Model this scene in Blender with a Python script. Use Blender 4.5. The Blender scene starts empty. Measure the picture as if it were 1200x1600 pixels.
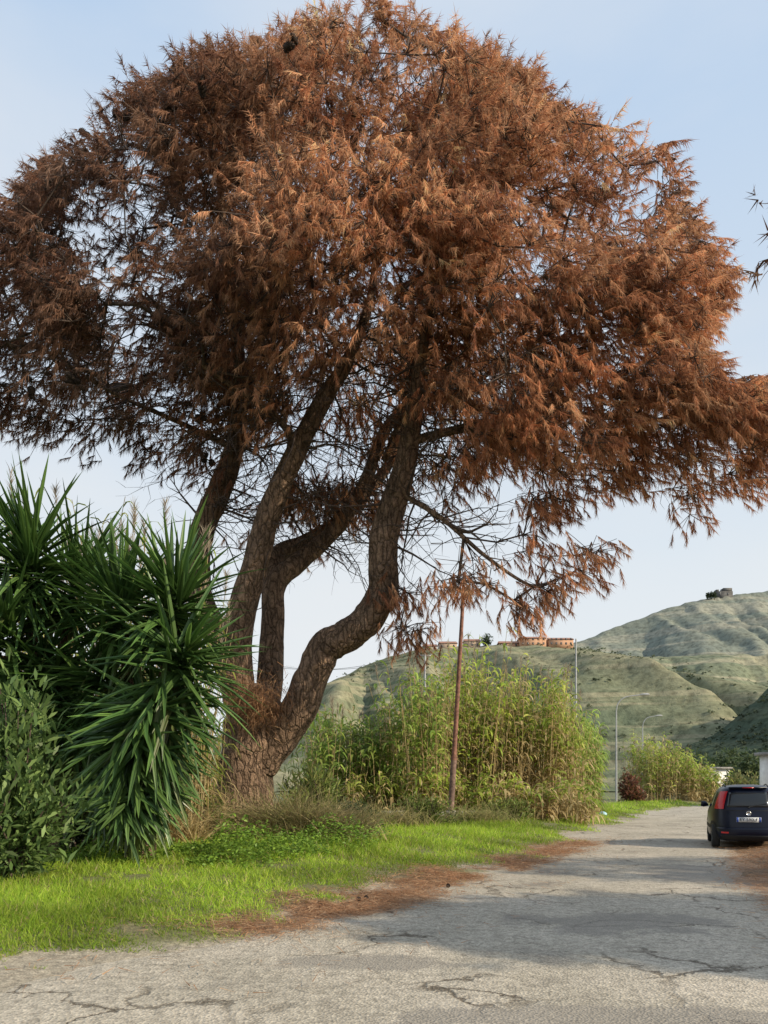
import bpy, bmesh, math, random
import numpy as np
from mathutils import Vector
rng = np.random.default_rng(7)
C = bpy.context.scene.collection
F = 1200.0; HZ = 1230.0; H = 1.5
def P(px, py, Y): return np.array([(px-600)/F*Y, Y, H+(HZ-py)/F*Y])
def nrm(a): return a/np.maximum(np.linalg.norm(a, axis=-1, keepdims=True), 1e-9)
# ---------------------------------------------------------------- noise
_T = np.random.RandomState(3).rand(256, 256)
def vn(x, y):
    x = np.asarray(x, float); y = np.asarray(y, float)
    xi = np.floor(x).astype(int); yi = np.floor(y).astype(int)
    fx = x-xi; fy = y-yi; fx = fx*fx*(3-2*fx); fy = fy*fy*(3-2*fy)
    a = _T[xi % 256, yi % 256]; b = _T[(xi+1) % 256, yi % 256]
    c = _T[xi % 256, (yi+1) % 256]; d = _T[(xi+1) % 256, (yi+1) % 256]
    return (a*(1-fx)+b*fx)*(1-fy)+(c*(1-fx)+d*fx)*fy
def fbm(x, y, o=4):
    s = 0; a = .5; t = 0
    for k in range(o):
        s = s+a*vn(np.asarray(x)*2**k+17*k, np.asarray(y)*2**k+31*k); t += a; a *= .5
    return s/t
# ---------------------------------------------------------------- objects
def tag(o, label=None, cat=None, group=None, kind=None):
    if label: o['label'] = label
    if cat: o['category'] = cat
    if group: o['group'] = group
    if kind: o['kind'] = kind
    return o
def empty(name, loc, label, cat, group=None, rz=0):
    o = bpy.data.objects.new(name, None); C.objects.link(o)
    o.location = loc; o.rotation_euler = (0, 0, rz)
    return tag(o, label, cat, group)
def wloc(o):
    v = np.zeros(3)
    while o is not None:
        v += np.array(o.location); o = o.parent
    return v
class MB:
    def __init__(s): s.V = []; s.Q = []; s.T = []; s.Cc = []; s.n = 0
    def add(s, v, f, c=(.5, .5, .5)):
        v = np.asarray(v, float).reshape(-1, 3); f = np.asarray(f, int)
        c = np.asarray(c, float)
        if c.ndim == 1: c = np.tile(c, (len(v), 1))
        s.V.append(v); s.Cc.append(c)
        (s.Q if f.shape[1] == 4 else s.T).append(f+s.n); s.n += len(v); return s
    def box(s, a, b, c=(.5, .5, .5)):
        x0, y0, z0 = a; x1, y1, z1 = b
        v = [(x0,y0,z0),(x1,y0,z0),(x1,y1,z0),(x0,y1,z0),(x0,y0,z1),(x1,y0,z1),(x1,y1,z1),(x0,y1,z1)]
        return s.add(v, [(0,3,2,1),(4,5,6,7),(0,1,5,4),(1,2,6,5),(2,3,7,6),(3,0,4,7)], c)
    def build(s, name, mat, parent=None, smooth=False, local=False):
        v = np.concatenate(s.V); col = np.concatenate(s.Cc)
        if parent is not None and not local: v = v-wloc(parent)
        q = np.concatenate(s.Q) if s.Q else np.zeros((0, 4), int)
        t = np.concatenate(s.T) if s.T else np.zeros((0, 3), int)
        me = bpy.data.meshes.new(name)
        me.vertices.add(len(v)); me.vertices.foreach_set('co', v.astype(np.float32).ravel())
        lv = np.concatenate([q.ravel(), t.ravel()]).astype(np.int32)
        me.loops.add(len(lv)); me.loops.foreach_set('vertex_index', lv)
        ls = np.concatenate([np.arange(len(q))*4, len(q)*4+np.arange(len(t))*3]).astype(np.int32)
        me.polygons.add(len(ls)); me.polygons.foreach_set('loop_start', ls)
        me.update(calc_edges=True)
        if smooth: me.polygons.foreach_set('use_smooth', np.ones(len(ls), bool))
        ca = me.color_attributes.new('Col', 'FLOAT_COLOR', 'POINT')
        ca.data.foreach_set('color', np.concatenate([col, np.ones((len(col), 1))], 1).astype(np.float32).ravel())
        me.materials.append(mat)
        o = bpy.data.objects.new(name, me); C.objects.link(o)
        if parent is not None: o.parent = parent
        return o
def catmull(pts, n=6):
    p = np.asarray(pts, float); out = []
    p = np.vstack([2*p[0]-p[1], p, 2*p[-1]-p[-2]])
    for i in range(1, len(p)-2):
        for k in range(n):
            t = k/n
            out.append(.5*((2*p[i])+(-p[i-1]+p[i+1])*t+(2*p[i-1]-5*p[i]+4*p[i+1]-p[i+2])*t*t+(-p[i-1]+3*p[i]-3*p[i+1]+p[i+2])*t**3))
    out.append(p[-2]); return np.array(out)
def tube(mb, pts, rad, sides=10, col=(.5, .5, .5), rough=0., cap=True):
    pts = np.asarray(pts, float); rad = np.broadcast_to(np.asarray(rad, float), (len(pts),))
    tan = nrm(np.gradient(pts, axis=0))
    ref = np.array([0.31, .95, 0.05]) if abs(tan[0][2]) > .5 else np.array([0, 0, 1.])
    u = nrm(np.cross(tan, ref)); w = np.cross(tan, u)
    an = np.arange(sides)/sides*2*math.pi
    R = rad[:, None]*np.ones(sides)
    if rough:
        s = np.arange(len(pts))[:, None]*.35
        R = R*(1+rough*(2*fbm(s+np.cos(an)*1.3, np.sin(an)*1.3+s*.3+50, 3)-1))
    v = pts[:, None, :]+R[..., None]*(np.cos(an)[None, :, None]*u[:, None]+np.sin(an)[None, :, None]*w[:, None])
    m = len(pts); i = np.arange(m-1)[:, None]*sides; j = np.arange(sides)[None]; j2 = (j+1) % sides
    f = np.stack([i+j, i+j2, i+sides+j2, i+sides+j], -1).reshape(-1, 4)
    v = v.reshape(-1, 3)
    mb.add(v, f, col)
    if cap:
        vv = np.vstack([v[-sides:], pts[-1:]]); mb.add(vv, [(a, (a+1) % sides, sides) for a in range(sides)], col)
    return mb
def frusta(mb, P0, P1, R0, R1, sides=5, col=(.5, .5, .5)):
    n = len(P0); t = nrm(P1-P0); ref = np.where(np.abs(t[:, 2:3]) > .9, np.array([[1., 0, 0]]), np.array([[0, 0, 1.]]))
    u = nrm(np.cross(t, ref)); w = np.cross(t, u); an = np.arange(sides)/sides*2*math.pi
    ring = np.cos(an)[None, :, None]*u[:, None]+np.sin(an)[None, :, None]*w[:, None]
    v = np.concatenate([P0[:, None]+ring*R0[:, None, None], P1[:, None]+ring*R1[:, None, None]], 1)
    b = np.arange(n)[:, None]*2*sides; j = np.arange(sides)[None]; j2 = (j+1) % sides
    f = np.stack([b+j, b+j2, b+sides+j2, b+sides+j], -1).reshape(-1, 4)
    c = np.asarray(col, float)
    if c.ndim == 2: c = np.repeat(c, 2*sides, 0)
    mb.add(v.reshape(-1, 3), f, c)
LEAF = lambda t: np.clip(np.sin(np.pi*np.clip(t*.93+.07, 0, 1))**.7, .03, 1)
BLADE = lambda t: np.clip((1-t)**.7, .06, 1)
SWORD = lambda t: np.clip(np.minimum(.55+2.2*t, 1.25*(1-t)**.6), .03, 1)
def strips(mb, base, d0, L, W, droop, segs, col, prof=LEAF, side=None, tip=None):
    n = len(base); d0 = nrm(d0)
    L = np.broadcast_to(L, (n,)); W = np.broadcast_to(W, (n,)); droop = np.broadcast_to(droop, (n,))
    if side is None:
        side = nrm(np.cross(d0, np.array([0, 0, 1.])+.5*rng.normal(size=(n, 3))))
    p = base.copy(); pts = [p]
    for k in range(segs):
        t = (k+.5)/segs
        d = nrm(d0+np.array([0, 0, -1.])*(droop*t)[:, None]); p = p+d*(L/segs)[:, None]; pts.append(p)
    tt = np.linspace(0, 1, segs+1); pr = prof(tt)
    v = np.zeros((n, segs+1, 2, 3))
    for k in range(segs+1):
        o = side*(W*pr[k]*.5)[:, None]; v[:, k, 0] = pts[k]-o; v[:, k, 1] = pts[k]+o
    b = np.arange(n)[:, None]*(segs+1)*2; k = np.arange(segs)[None]*2
    f = np.stack([b+k, b+k+1, b+k+3, b+k+2], -1).reshape(-1, 4)
    col = np.asarray(col, float)
    if col.ndim == 1: col = np.tile(col, (n, 1))
    cc = np.repeat(col[:, None], segs+1, 1)
    if tip is not None:
        cc = cc*(1-tt[None, :, None])+np.asarray(tip)[:, None, :]*tt[None, :, None]
    cc = np.repeat(cc[:, :, None], 2, 2)
    mb.add(v.reshape(-1, 3), f, cc.reshape(-1, 3))
def pick(cols, n, jit=.15):
    cols = np.asarray(cols, float); i = rng.integers(0, len(cols), n); k = rng.integers(0, len(cols), n); t = rng.random((n, 1))*.5
    return np.clip((cols[i]*(1-t)+cols[k]*t)*(1+jit*rng.normal(size=(n, 1))), .003, 1)
def rdir(n): return nrm(rng.normal(size=(n, 3)))
# ---------------------------------------------------------------- materials
def newmat(name):
    m = bpy.data.materials.new(name); m.use_nodes = True; nt = m.node_tree; nt.nodes.clear()
    return m, nt
def nd(nt, t, props=None, **ins):
    n = nt.nodes.new(t)
    for k, v in (props or {}).items(): setattr(n, k, v)
    for k, v in ins.items():
        key = int(k[1:]) if k[0] == 'i' and k[1:].isdigit() else k.replace('_', ' ')
        if hasattr(v, 'is_linked') or hasattr(v, 'links'): nt.links.new(v, n.inputs[key])
        else: n.inputs[key].default_value = v
    return n
def ramp(nt, fac, stops):
    r = nt.nodes.new('ShaderNodeValToRGB'); nt.links.new(fac, r.inputs[0])
    e = r.color_ramp.elements
    while len(e) < len(stops): e.new(.5)
    for el, (p, c) in zip(e, stops):
        el.position = p; el.color = (c, c, c, 1) if not hasattr(c, '__len__') else (*c, 1)
    return r.outputs[0]
def mix(nt, mode, fac, a, b):
    n = nt.nodes.new('ShaderNodeMix'); n.data_type = 'RGBA'; n.blend_type = mode
    for s, v in ((n.inputs[0], fac), (n.inputs[6], a), (n.inputs[7], b)):
        if hasattr(v, 'links'): nt.links.new(v, s)
        elif hasattr(v, '__len__'): s.default_value = (*v[:3], 1)
        else: s.default_value = v
    return n.outputs[2]
def out(nt, sh):
    o = nt.nodes.new('ShaderNodeOutputMaterial'); nt.links.new(sh, o.inputs[0])
def foliage(name, trans=.35, rough=.6, spec=.25, tint=(1, 1, 1)):
    m, nt = newmat(name)
    a = nd(nt, 'ShaderNodeAttribute', {'attribute_name': 'Col'})
    c = mix(nt, 'MULTIPLY', 1., a.outputs[0], tint)
    p = nd(nt, 'ShaderNodeBsdfPrincipled', None, Base_Color=c, Roughness=rough)
    p.inputs['Specular IOR Level'].default_value = spec
    t = nd(nt, 'ShaderNodeBsdfTranslucent', None, Color=c)
    x = nd(nt, 'ShaderNodeMixShader', None, i0=trans, i1=p.outputs[0], i2=t.outputs[0]); out(nt, x.outputs[0]); return m
def plain(name, col, rough=.6, metal=0., noise=.15, scale=6., spec=.5, bump=0., coat=0.):
    m, nt = newmat(name)
    tc = nd(nt, 'ShaderNodeTexCoord')
    n = nd(nt, 'ShaderNodeTexNoise', None, Vector=tc.outputs['Object'], Scale=scale, Detail=6.)
    c = mix(nt, 'MULTIPLY', 1., col, ramp(nt, n.outputs[0], [(.25, 1-noise*2), (.75, 1+noise)]))
    p = nd(nt, 'ShaderNodeBsdfPrincipled', None, Base_Color=c, Roughness=rough, Metallic=metal)
    p.inputs['Specular IOR Level'].default_value = spec
    p.inputs['Coat Weight'].default_value = coat
    if bump:
        b = nd(nt, 'ShaderNodeBump', None, Strength=bump, Height=n.outputs[0]); nt.links.new(b.outputs[0], p.inputs['Normal'])
    out(nt, p.outputs[0]); return m
def bark_mat(name, dark, light, scale=7.):
    m, nt = newmat(name)
    tc = nd(nt, 'ShaderNodeTexCoord'); O = tc.outputs['Object']
    mp = nd(nt, 'ShaderNodeMapping', None, Vector=O, Scale=(1, 1, .34))
    n = nd(nt, 'ShaderNodeTexNoise', None, Vector=mp.outputs[0], Scale=4., Detail=6.)
    vv = nd(nt, 'ShaderNodeVectorMath', {'operation': 'MULTIPLY_ADD'}, i0=n.outputs[1], i1=(.35, .35, .35), i2=mp.outputs[0])
    v = nd(nt, 'ShaderNodeTexVoronoi', {'feature': 'DISTANCE_TO_EDGE'}, Vector=vv.outputs[0], Scale=scale)
    n2 = nd(nt, 'ShaderNodeTexNoise', None, Vector=O, Scale=20., Detail=6., Roughness=.75)
    n3 = nd(nt, 'ShaderNodeTexNoise', None, Vector=O, Scale=2.2, Detail=4.)
    c = mix(nt, 'MIX', ramp(nt, n2.outputs[0], [(.32, 0.), (.68, 1.)]), dark, light)
    c = mix(nt, 'MULTIPLY', 1., c, ramp(nt, n3.outputs[0], [(.3, .6), (.7, 1.25)]))
    c = mix(nt, 'MULTIPLY', 1., c, ramp(nt, v.outputs[0], [(0., .38), (.10, 1.)]))
    p = nd(nt, 'ShaderNodeBsdfPrincipled', None, Base_Color=c, Roughness=.9)
    p.inputs['Specular IOR Level'].default_value = .2
    h = nd(nt, 'ShaderNodeMath', {'operation': 'MULTIPLY_ADD'}, i0=n2.outputs[0], i1=.8, i2=ramp(nt, v.outputs[0], [(0., 0.), (.2, 1.)]))
    b = nd(nt, 'ShaderNodeBump', None, Strength=1., Distance=.07, Height=h.outputs[0]); nt.links.new(b.outputs[0], p.inputs['Normal'])
    out(nt, p.outputs[0]); return m
def road_mat():
    m, nt = newmat('weathered_asphalt')
    tc = nd(nt, 'ShaderNodeTexCoord'); O = tc.outputs['Object']
    big = nd(nt, 'ShaderNodeTexNoise', None, Vector=O, Scale=.55, Detail=7., Roughness=.6)
    mid = nd(nt, 'ShaderNodeTexNoise', None, Vector=O, Scale=9., Detail=5., Roughness=.7)
    fine = nd(nt, 'ShaderNodeTexVoronoi', None, Vector=O, Scale=46.)
    fine2 = nd(nt, 'ShaderNodeTexNoise', None, Vector=O, Scale=75., Detail=3.)
    warp = nd(nt, 'ShaderNodeTexNoise', None, Vector=O, Scale=1.6, Detail=6., Roughness=.65)
    vv = nd(nt, 'ShaderNodeVectorMath', {'operation': 'MULTIPLY_ADD'}, i0=warp.outputs[1], i1=(.9, .9, 0), i2=O)
    cr = nd(nt, 'ShaderNodeTexVoronoi', {'feature': 'DISTANCE_TO_EDGE'}, Vector=vv.outputs[0], Scale=.8)
    msk = nd(nt, 'ShaderNodeTexNoise', None, Vector=O, Scale=.5, Detail=2.)
    crack = ramp(nt, cr.outputs[0], [(.0, 0.), (.010, .3), (.024, 1.)])
    crm = mix(nt, 'MIX', ramp(nt, msk.outputs[0], [(.47, 0.), (.57, 1.)]), (1, 1, 1), crack)
    tone = ramp(nt, big.outputs[0], [(.3, (.28, .245, .20)), (.44, (.43, .38, .30)), (.68, (.54, .475, .385))])
    tone = mix(nt, 'MULTIPLY', .85, tone, ramp(nt, mid.outputs[0], [(.3, .55), (.55, 1.), (.75, 1.18)]))
    tone = mix(nt, 'MULTIPLY', .65, tone, ramp(nt, fine.outputs['Color'], [(.1, .55), (.5, 1.), (.95, 1.35)]))
    tone = mix(nt, 'MULTIPLY', .65, tone, ramp(nt, fine2.outputs[0], [(.3, .5), (.55, 1.1)]))
    tone = mix(nt, 'MULTIPLY', 1., tone, mix(nt, 'MIX', crm, (.26, .235, .21), (1, 1, 1)))
    at = nd(nt, 'ShaderNodeAttribute', {'attribute_name': 'Col'})
    sep = nd(nt, 'ShaderNodeSeparateColor', None, i0=at.outputs[0])
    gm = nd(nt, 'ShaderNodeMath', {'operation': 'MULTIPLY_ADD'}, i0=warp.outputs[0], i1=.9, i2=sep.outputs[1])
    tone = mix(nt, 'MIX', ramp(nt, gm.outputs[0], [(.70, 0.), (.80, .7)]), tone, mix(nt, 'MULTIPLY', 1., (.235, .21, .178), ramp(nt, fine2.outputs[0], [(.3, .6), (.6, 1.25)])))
    lm = nd(nt, 'ShaderNodeMath', {'operation': 'MULTIPLY_ADD'}, i0=mid.outputs[0], i1=1.1, i2=sep.outputs[0])
    lf = ramp(nt, lm.outputs[0], [(.85, 0.), (1.35, .75)])
    tone = mix(nt, 'MIX', lf, tone, mix(nt, 'MULTIPLY', 1., (.30, .18, .105), ramp(nt, fine2.outputs[0], [(.3, .4), (.65, 1.5)])))
    p = nd(nt, 'ShaderNodeBsdfPrincipled', None, Base_Color=tone, Roughness=.85)
    p.inputs['Specular IOR Level'].default_value = .3
    h = nd(nt, 'ShaderNodeMath', {'operation': 'MULTIPLY_ADD'}, i0=crm, i1=1.2, i2=fine.outputs['Distance'])
    b = nd(nt, 'ShaderNodeBump', None, Strength=.5, Distance=.016, Height=h.outputs[0]); nt.links.new(b.outputs[0], p.inputs['Normal'])
    out(nt, p.outputs[0]); return m
def soil_mat(name='soil'):
    m, nt = newmat(name)
    tc = nd(nt, 'ShaderNodeTexCoord'); O = tc.outputs['Object']
    at = nd(nt, 'ShaderNodeAttribute', {'attribute_name': 'Col'})
    n = nd(nt, 'ShaderNodeTexNoise', None, Vector=O, Scale=14., Detail=8., Roughness=.7)
    n2 = nd(nt, 'ShaderNodeTexNoise', None, Vector=O, Scale=60., Detail=3.)
    c = mix(nt, 'MULTIPLY', 1., at.outputs[0], ramp(nt, n.outputs[0], [(.3, .5), (.7, 1.4)]))
    c = mix(nt, 'MULTIPLY', .8, c, ramp(nt, n2.outputs[0], [(.3, .5), (.7, 1.4)]))
    p = nd(nt, 'ShaderNodeBsdfPrincipled', None, Base_Color=c, Roughness=.95)
    b = nd(nt, 'ShaderNodeBump', None, Strength=.8, Distance=.03, Height=n.outputs[0]); nt.links.new(b.outputs[0], p.inputs['Normal'])
    out(nt, p.outputs[0]); return m
def hill_mat(name, a, b, c, s=1., terr=.75):
    m, nt = newmat(name)
    tc = nd(nt, 'ShaderNodeTexCoord'); O = tc.outputs['Object']
    n1 = nd(nt, 'ShaderNodeTexNoise', None, Vector=O, Scale=.02*s, Detail=8., Roughness=.65)
    mp = nd(nt, 'ShaderNodeMapping', None, Vector=O, Scale=(.10, .10, 3.6))
    n3 = nd(nt, 'ShaderNodeTexNoise', None, Vector=mp.outputs[0], Scale=.07*s, Detail=4., Roughness=.55)
    n2 = nd(nt, 'ShaderNodeTexNoise', None, Vector=O, Scale=.3*s, Detail=6., Roughness=.75)
    v = nd(nt, 'ShaderNodeTexVoronoi', None, Vector=O, Scale=.3*s)
    at = nd(nt, 'ShaderNodeAttribute', {'attribute_name': 'Col'})
    t = mix(nt, 'MIX', ramp(nt, n1.outputs[0], [(.38, 0.), (.62, 1.)]), a, b)
    t = mix(nt, 'MIX', ramp(nt, n3.outputs[0], [(.5, 0.), (.58, terr)]), t, c)
    t = mix(nt, 'MIX', at.outputs[0], t, c)
    t = mix(nt, 'MULTIPLY', .75, t, ramp(nt, n2.outputs[0], [(.34, .45), (.5, .95), (.7, 1.25)]))
    t = mix(nt, 'MULTIPLY', .45, t, ramp(nt, v.outputs[0], [(.15, .5), (.5, 1.1)]))
    p = nd(nt, 'ShaderNodeBsdfPrincipled', None, Base_Color=t, Roughness=1.)
    p.inputs['Specular IOR Level'].default_value = .0
    bp = nd(nt, 'ShaderNodeBump', None, Strength=.6, Distance=1.5, Height=n2.outputs[0]); nt.links.new(bp.outputs[0], p.inputs['Normal'])
    out(nt, p.outputs[0]); return m
M = {}
M['bark'] = bark_mat('pine_bark', (.15, .092, .06), (.42, .285, .195))
M['twig'] = plain('dead_twig', (.10, .07, .056), .9, noise=.3)
M['needles'] = foliage('dead_needles', .42, .65, .2)
M['cone'] = plain('cone_brown', (.045, .03, .023), .9, noise=.3, scale=30)
M['leaf'] = foliage('green_leaf', .4, .5, .3)
M['yucca'] = foliage('yucca_leaf', .25, .38, .45)
M['reed'] = foliage('reed_leaf', .48, .55, .3)
M['grass'] = foliage('grass_blade', .5, .5, .3)
M['dry'] = foliage('dry_straw', .35, .8, .1)
M['road'] = road_mat(); M['soil'] = soil_mat()
M['rust'] = plain('rusty_steel', (.25, .115, .08), .75, noise=.35, scale=9)
M['rustgrey'] = plain('dull_rusted_sleeve', (.23, .145, .115), .8, noise=.4, scale=7)
M['galv'] = plain('galvanised_steel', (.36, .37, .38), .5, .3, noise=.12, scale=8)
M['lampgrey'] = plain('lamp_grey', (.33, .34, .35), .5)
M['concrete'] = plain('concrete', (.27, .26, .25), .9, noise=.25, scale=5, bump=.3)
M['white'] = plain('white_plaster', (.72, .71, .68), .9, noise=.1, scale=2)
M['cable'] = plain('cable_black', (.03, .03, .03), .7)
M['glassdark'] = plain('window_dark', (.08, .08, .085), .2, noise=.05)
# ---------------------------------------------------------------- camera, light, world
cam = bpy.data.cameras.new('camera'); co = bpy.data.objects.new('camera', cam); C.objects.link(co)
co.location = (0, 0, H); co.rotation_euler = (math.radians(90), 0, 0)
cam.sensor_width = 36; cam.sensor_height = 36; cam.lens = F/1600*36; cam.shift_y = (HZ-800)/1600
cam.clip_end = 6000; cam.clip_start = .1
bpy.context.scene.camera = co
sd = Vector((.80, -.40, .47)).normalized()
el = math.asin(sd.z); az = math.atan2(sd.x, sd.y)
L = bpy.data.lights.new('sun', 'SUN'); L.energy = 5.0; L.angle = math.radians(.53); L.color = (1, .87, .66)
lo = bpy.data.objects.new('sun', L); C.objects.link(lo); lo.rotation_euler = (-sd).to_track_quat('-Z', 'Y').to_euler()
w = bpy.data.worlds.new('World'); bpy.context.scene.world = w; w.use_nodes = True
nt = w.node_tree; nt.nodes.clear()
sky = nd(nt, 'ShaderNodeTexSky', {'sky_type': 'NISHITA', 'sun_disc': False, 'sun_elevation': el, 'sun_rotation': az, 'dust_density': 1.6, 'air_density': 1.0, 'ozone_density': 1.5})
tc = nd(nt, 'ShaderNodeTexCoord')
mp = nd(nt, 'ShaderNodeMapping', None, Vector=tc.outputs['Generated'], Scale=(1, 1, 3.2), Rotation=(.0, .25, .3))
cn = nd(nt, 'ShaderNodeTexNoise', None, Vector=mp.outputs[0], Scale=1.7, Detail=7., Roughness=.5)
sx = nd(nt, 'ShaderNodeSeparateXYZ', None, i0=tc.outputs['Generated'])
haze = ramp(nt, sx.outputs[2], [(.0, (.86, .89, .90)), (.25, (.77, .84, .895)), (.7, (.52, .67, .87))])
hz10 = nd(nt, 'ShaderNodeVectorMath', {'operation': 'SCALE'}, i0=haze, Scale=10.)
skc = mix(nt, 'MIX', .88, sky.outputs[0], hz10.outputs[0])
cl = ramp(nt, cn.outputs[0], [(.40, 0.), (.75, .6)])
skc = mix(nt, 'MIX', cl, skc, (7.9, 8.0, 8.1))
bg = nd(nt, 'ShaderNodeBackground', None, Color=skc, Strength=.106)
wo = nd(nt, 'ShaderNodeOutputWorld'); nt.links.new(bg.outputs[0], wo.inputs[0])
sc = bpy.context.scene
sc.view_settings.view_transform = 'Standard'; sc.view_settings.look = 'None'; sc.view_settings.exposure = 0
# ---------------------------------------------------------------- ground, road, verges
yl = np.array([2, 5, 5.9, 7.5, 8.6, 12.4, 16, 20, 30, 43, 53, 60, 80, 120.])
xl = np.array([-4.9, -2.95, -2.4, -1.5, -.9, .9, 2.75, 4.6, 8.7, 14.3, 19.5, 24, 42, 90.])
yr = np.array([2, 5, 8.6, 12.4, 16, 20, 30, 43, 53, 60, 80, 120.])
xr = np.array([2.7, 3.6, 4.75, 6.0, 7.5, 9.3, 13.4, 19.3, 25, 30, 50, 100.])
XL = lambda y: np.interp(y, yl, xl); XR = lambda y: np.interp(y, yr, xr)
def edge_noise(x, y): return (fbm(x*.9, y*.9, 5)-.5)*3.3
def vz(x, y):
    d = XL(y)-x+edge_noise(x, y)*.6
    return np.clip(d*.09, -.08, .32)+(fbm(x*.7+9, y*.7, 3)-.5)*.08*np.clip(d, 0, 1)
def vzr(x, y):
    d = x-XR(y)+edge_noise(x, y)*.4
    return np.clip(d*.09, -.08, .25)
def litter(x, y):
    d = XL(y)-x
    band = np.exp(-((d+.0-.05*(12-y))/.72)**2)*np.clip((y-7.3)/1.6, 0, 1)*np.clip((23-y)/5, 0, 1)
    return np.clip(band*1.7*np.clip(2.3*fbm(x*1.5+3, y*1.5, 5)-.68, 0, 1), 0, 1)
def litter_r(x, y):
    d = x-XR(y)
    return np.clip((d+.7)/.8, 0, 1)*np.clip((y-7)/3, 0, 1)*np.clip((30-y)/8, 0, 1)*(.3+.8*fbm(x*1.3, y*1.3, 3))
def grid(mb, ys, xs_of, z_of, col_of):
    rows = [np.stack([xs_of(y), np.full_like(xs_of(y), y)], 1) for y in ys]
    a = np.array(rows); x = a[..., 0]; y = a[..., 1]; z = z_of(x, y)
    v = np.stack([x, y, z], -1); r, c = x.shape
    i = np.arange(r-1)[:, None]*c; j = np.arange(c-1)[None]
    f = np.stack([i+j, i+j+1, i+c+j+1, i+c+j], -1).reshape(-1, 4)
    mb.add(v.reshape(-1, 3), f, col_of(x, y).reshape(-1, 3))
ysn = np.concatenate([np.arange(1.5, 26, .11), np.arange(26, 60, .4), np.arange(60, 121, 3)])
def rcol(x, y):
    l = np.maximum(litter(x, y), litter_r(x, y))
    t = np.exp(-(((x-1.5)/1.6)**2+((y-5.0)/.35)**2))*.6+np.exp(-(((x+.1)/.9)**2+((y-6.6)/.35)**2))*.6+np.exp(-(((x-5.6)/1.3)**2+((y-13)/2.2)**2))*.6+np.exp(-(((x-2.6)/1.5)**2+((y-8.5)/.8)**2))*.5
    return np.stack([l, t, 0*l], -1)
mb = MB(); grid(mb, ysn, lambda y: np.linspace(XL(y)-1.2, XR(y)+.9, 90), lambda x, y: (fbm(x*1.3, y*1.3, 3)-.5)*.04+0*x, rcol)
tag(mb.build('road', M['road'], smooth=True), kind='structure')
def vcol(x, y):
    l = litter(x, y)[..., None]; g = fbm(x*.8+30, y*.8, 4)[..., None]
    soil = np.array([.17, .14, .085])*(1-g)+np.array([.14, .17, .04])*g
    e = np.clip(1.2-(XL(y)-x+edge_noise(x, y))/.45, 0, 1)[..., None]
    soil = soil*(1-e)+np.array([.36, .31, .235])*e
    return soil*(1-l)+np.array([.30, .18, .105])*l
mb = MB(); grid(mb, ysn, lambda y: XL(y)+.75-np.linspace(0, 1, 80)**1.6*34, vz, vcol)
tag(mb.build('verge', M['soil'], smooth=True), kind='structure')
def vcolr(x, y):
    l = np.clip(litter_r(x, y), 0, 1)[..., None]
    return np.array([.16, .13, .08])*(1-l)+np.array([.26, .15, .085])*l
mb = MB(); grid(mb, ysn, lambda y: XR(y)-.6+np.linspace(0, 1, 60)**1.6*25, vzr, vcolr)
tag(mb.build('verge', M['soil'], smooth=True), kind='structure')
mb = MB(); R = 3000
mb.add([(-R, -200, -.1), (R, -200, -.1), (R, R, -.1), (-R, R, -.1)], [(0, 1, 2, 3)], (.13, .14, .06))
tag(mb.build('ground', M['soil']), kind='structure')
# ---------------------------------------------------------------- hills
def hill(name, ridge, Yr, D, mat, gul=10., seed=0, back=.7, pw=1.0, ter=.4, pk=1.):
    rp = np.array(ridge, float); px = np.linspace(rp[0, 0], rp[-1, 0], 230)
    py = np.interp(px, rp[:, 0], rp[:, 1])
    X = (px-600)/F*Yr; Z = H+(HZ-py)/F*Yr+(fbm(px*.05+seed, px*0+seed, 4)-.5)*3*Yr/500
    q = np.concatenate([-np.linspace(1, .0, 12)[:-1], np.linspace(0, 1, 90)])
    XX, QQ = np.meshgrid(X, q); ZZ0 = np.tile(Z, (len(q), 1))
    Y = np.where(QQ >= 0, Yr-D*QQ, Yr-D*back*QQ)
    a = np.abs(QQ); zz = ZZ0*(1-a**pw)
    wob = fbm(XX*.010+seed*3, Y*.012, 3)*2.5
    rid = np.abs(2*fbm(XX*.022+wob*.8+seed, Y*.003+seed, 3)-1)
    g = (rid-.2)*gul*4*a*(1-a)*np.clip(ZZ0/40, 0, 1.5)
    g2 = (fbm(XX*.1+seed, Y*.1, 4)-.5)*gul*.10*np.clip(a*8, 0, 1)
    zz = zz+g+g2
    st = 8.; zt = np.floor(zz/st)*st+st*np.clip((zz/st-np.floor(zz/st))*1.6-.3, 0, 1)
    zz = zz+(zt-zz)*ter*np.clip(a*10, 0, 1)
    cap = ZZ0*(1-a*(D/Yr+.06))                     # spurs stay below the crest
    zz = np.maximum(np.where(zz > cap-3, cap-3*np.exp(-np.clip(zz-cap+3, 0, 30)/3)*np.clip(a*10, 0, 1), zz), -3)
    XX2 = XX+(fbm(XX*.02, Y*.03+seed, 3)-.5)*8*np.clip(a*3, 0, 1)
    r, c = XX.shape; i = np.arange(r-1)[:, None]*c; j = np.arange(c-1)[None]
    f = np.stack([i+j, i+c+j, i+c+j+1, i+j+1], -1).reshape(-1, 4)
    pale = np.clip((rid-.34)*1.6, 0, .55)*np.clip(fbm(XX*.01+4, zz*.03, 3)*2-.5, 0, 1)*pk
    m = MB(); m.add(np.stack([XX2, Y, zz], -1).reshape(-1, 3), f, np.repeat(pale.reshape(-1, 1), 3, 1))
    tag(m.build(name, M[mat], smooth=True), kind='structure')
    return XX2, Y, zz
M['hillA'] = hill_mat('hill_scrub_green', (.135, .16, .105), (.19, .20, .125), (.31, .285, .19))  # distance haze painted into these three hill colours, palest on the far one
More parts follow.
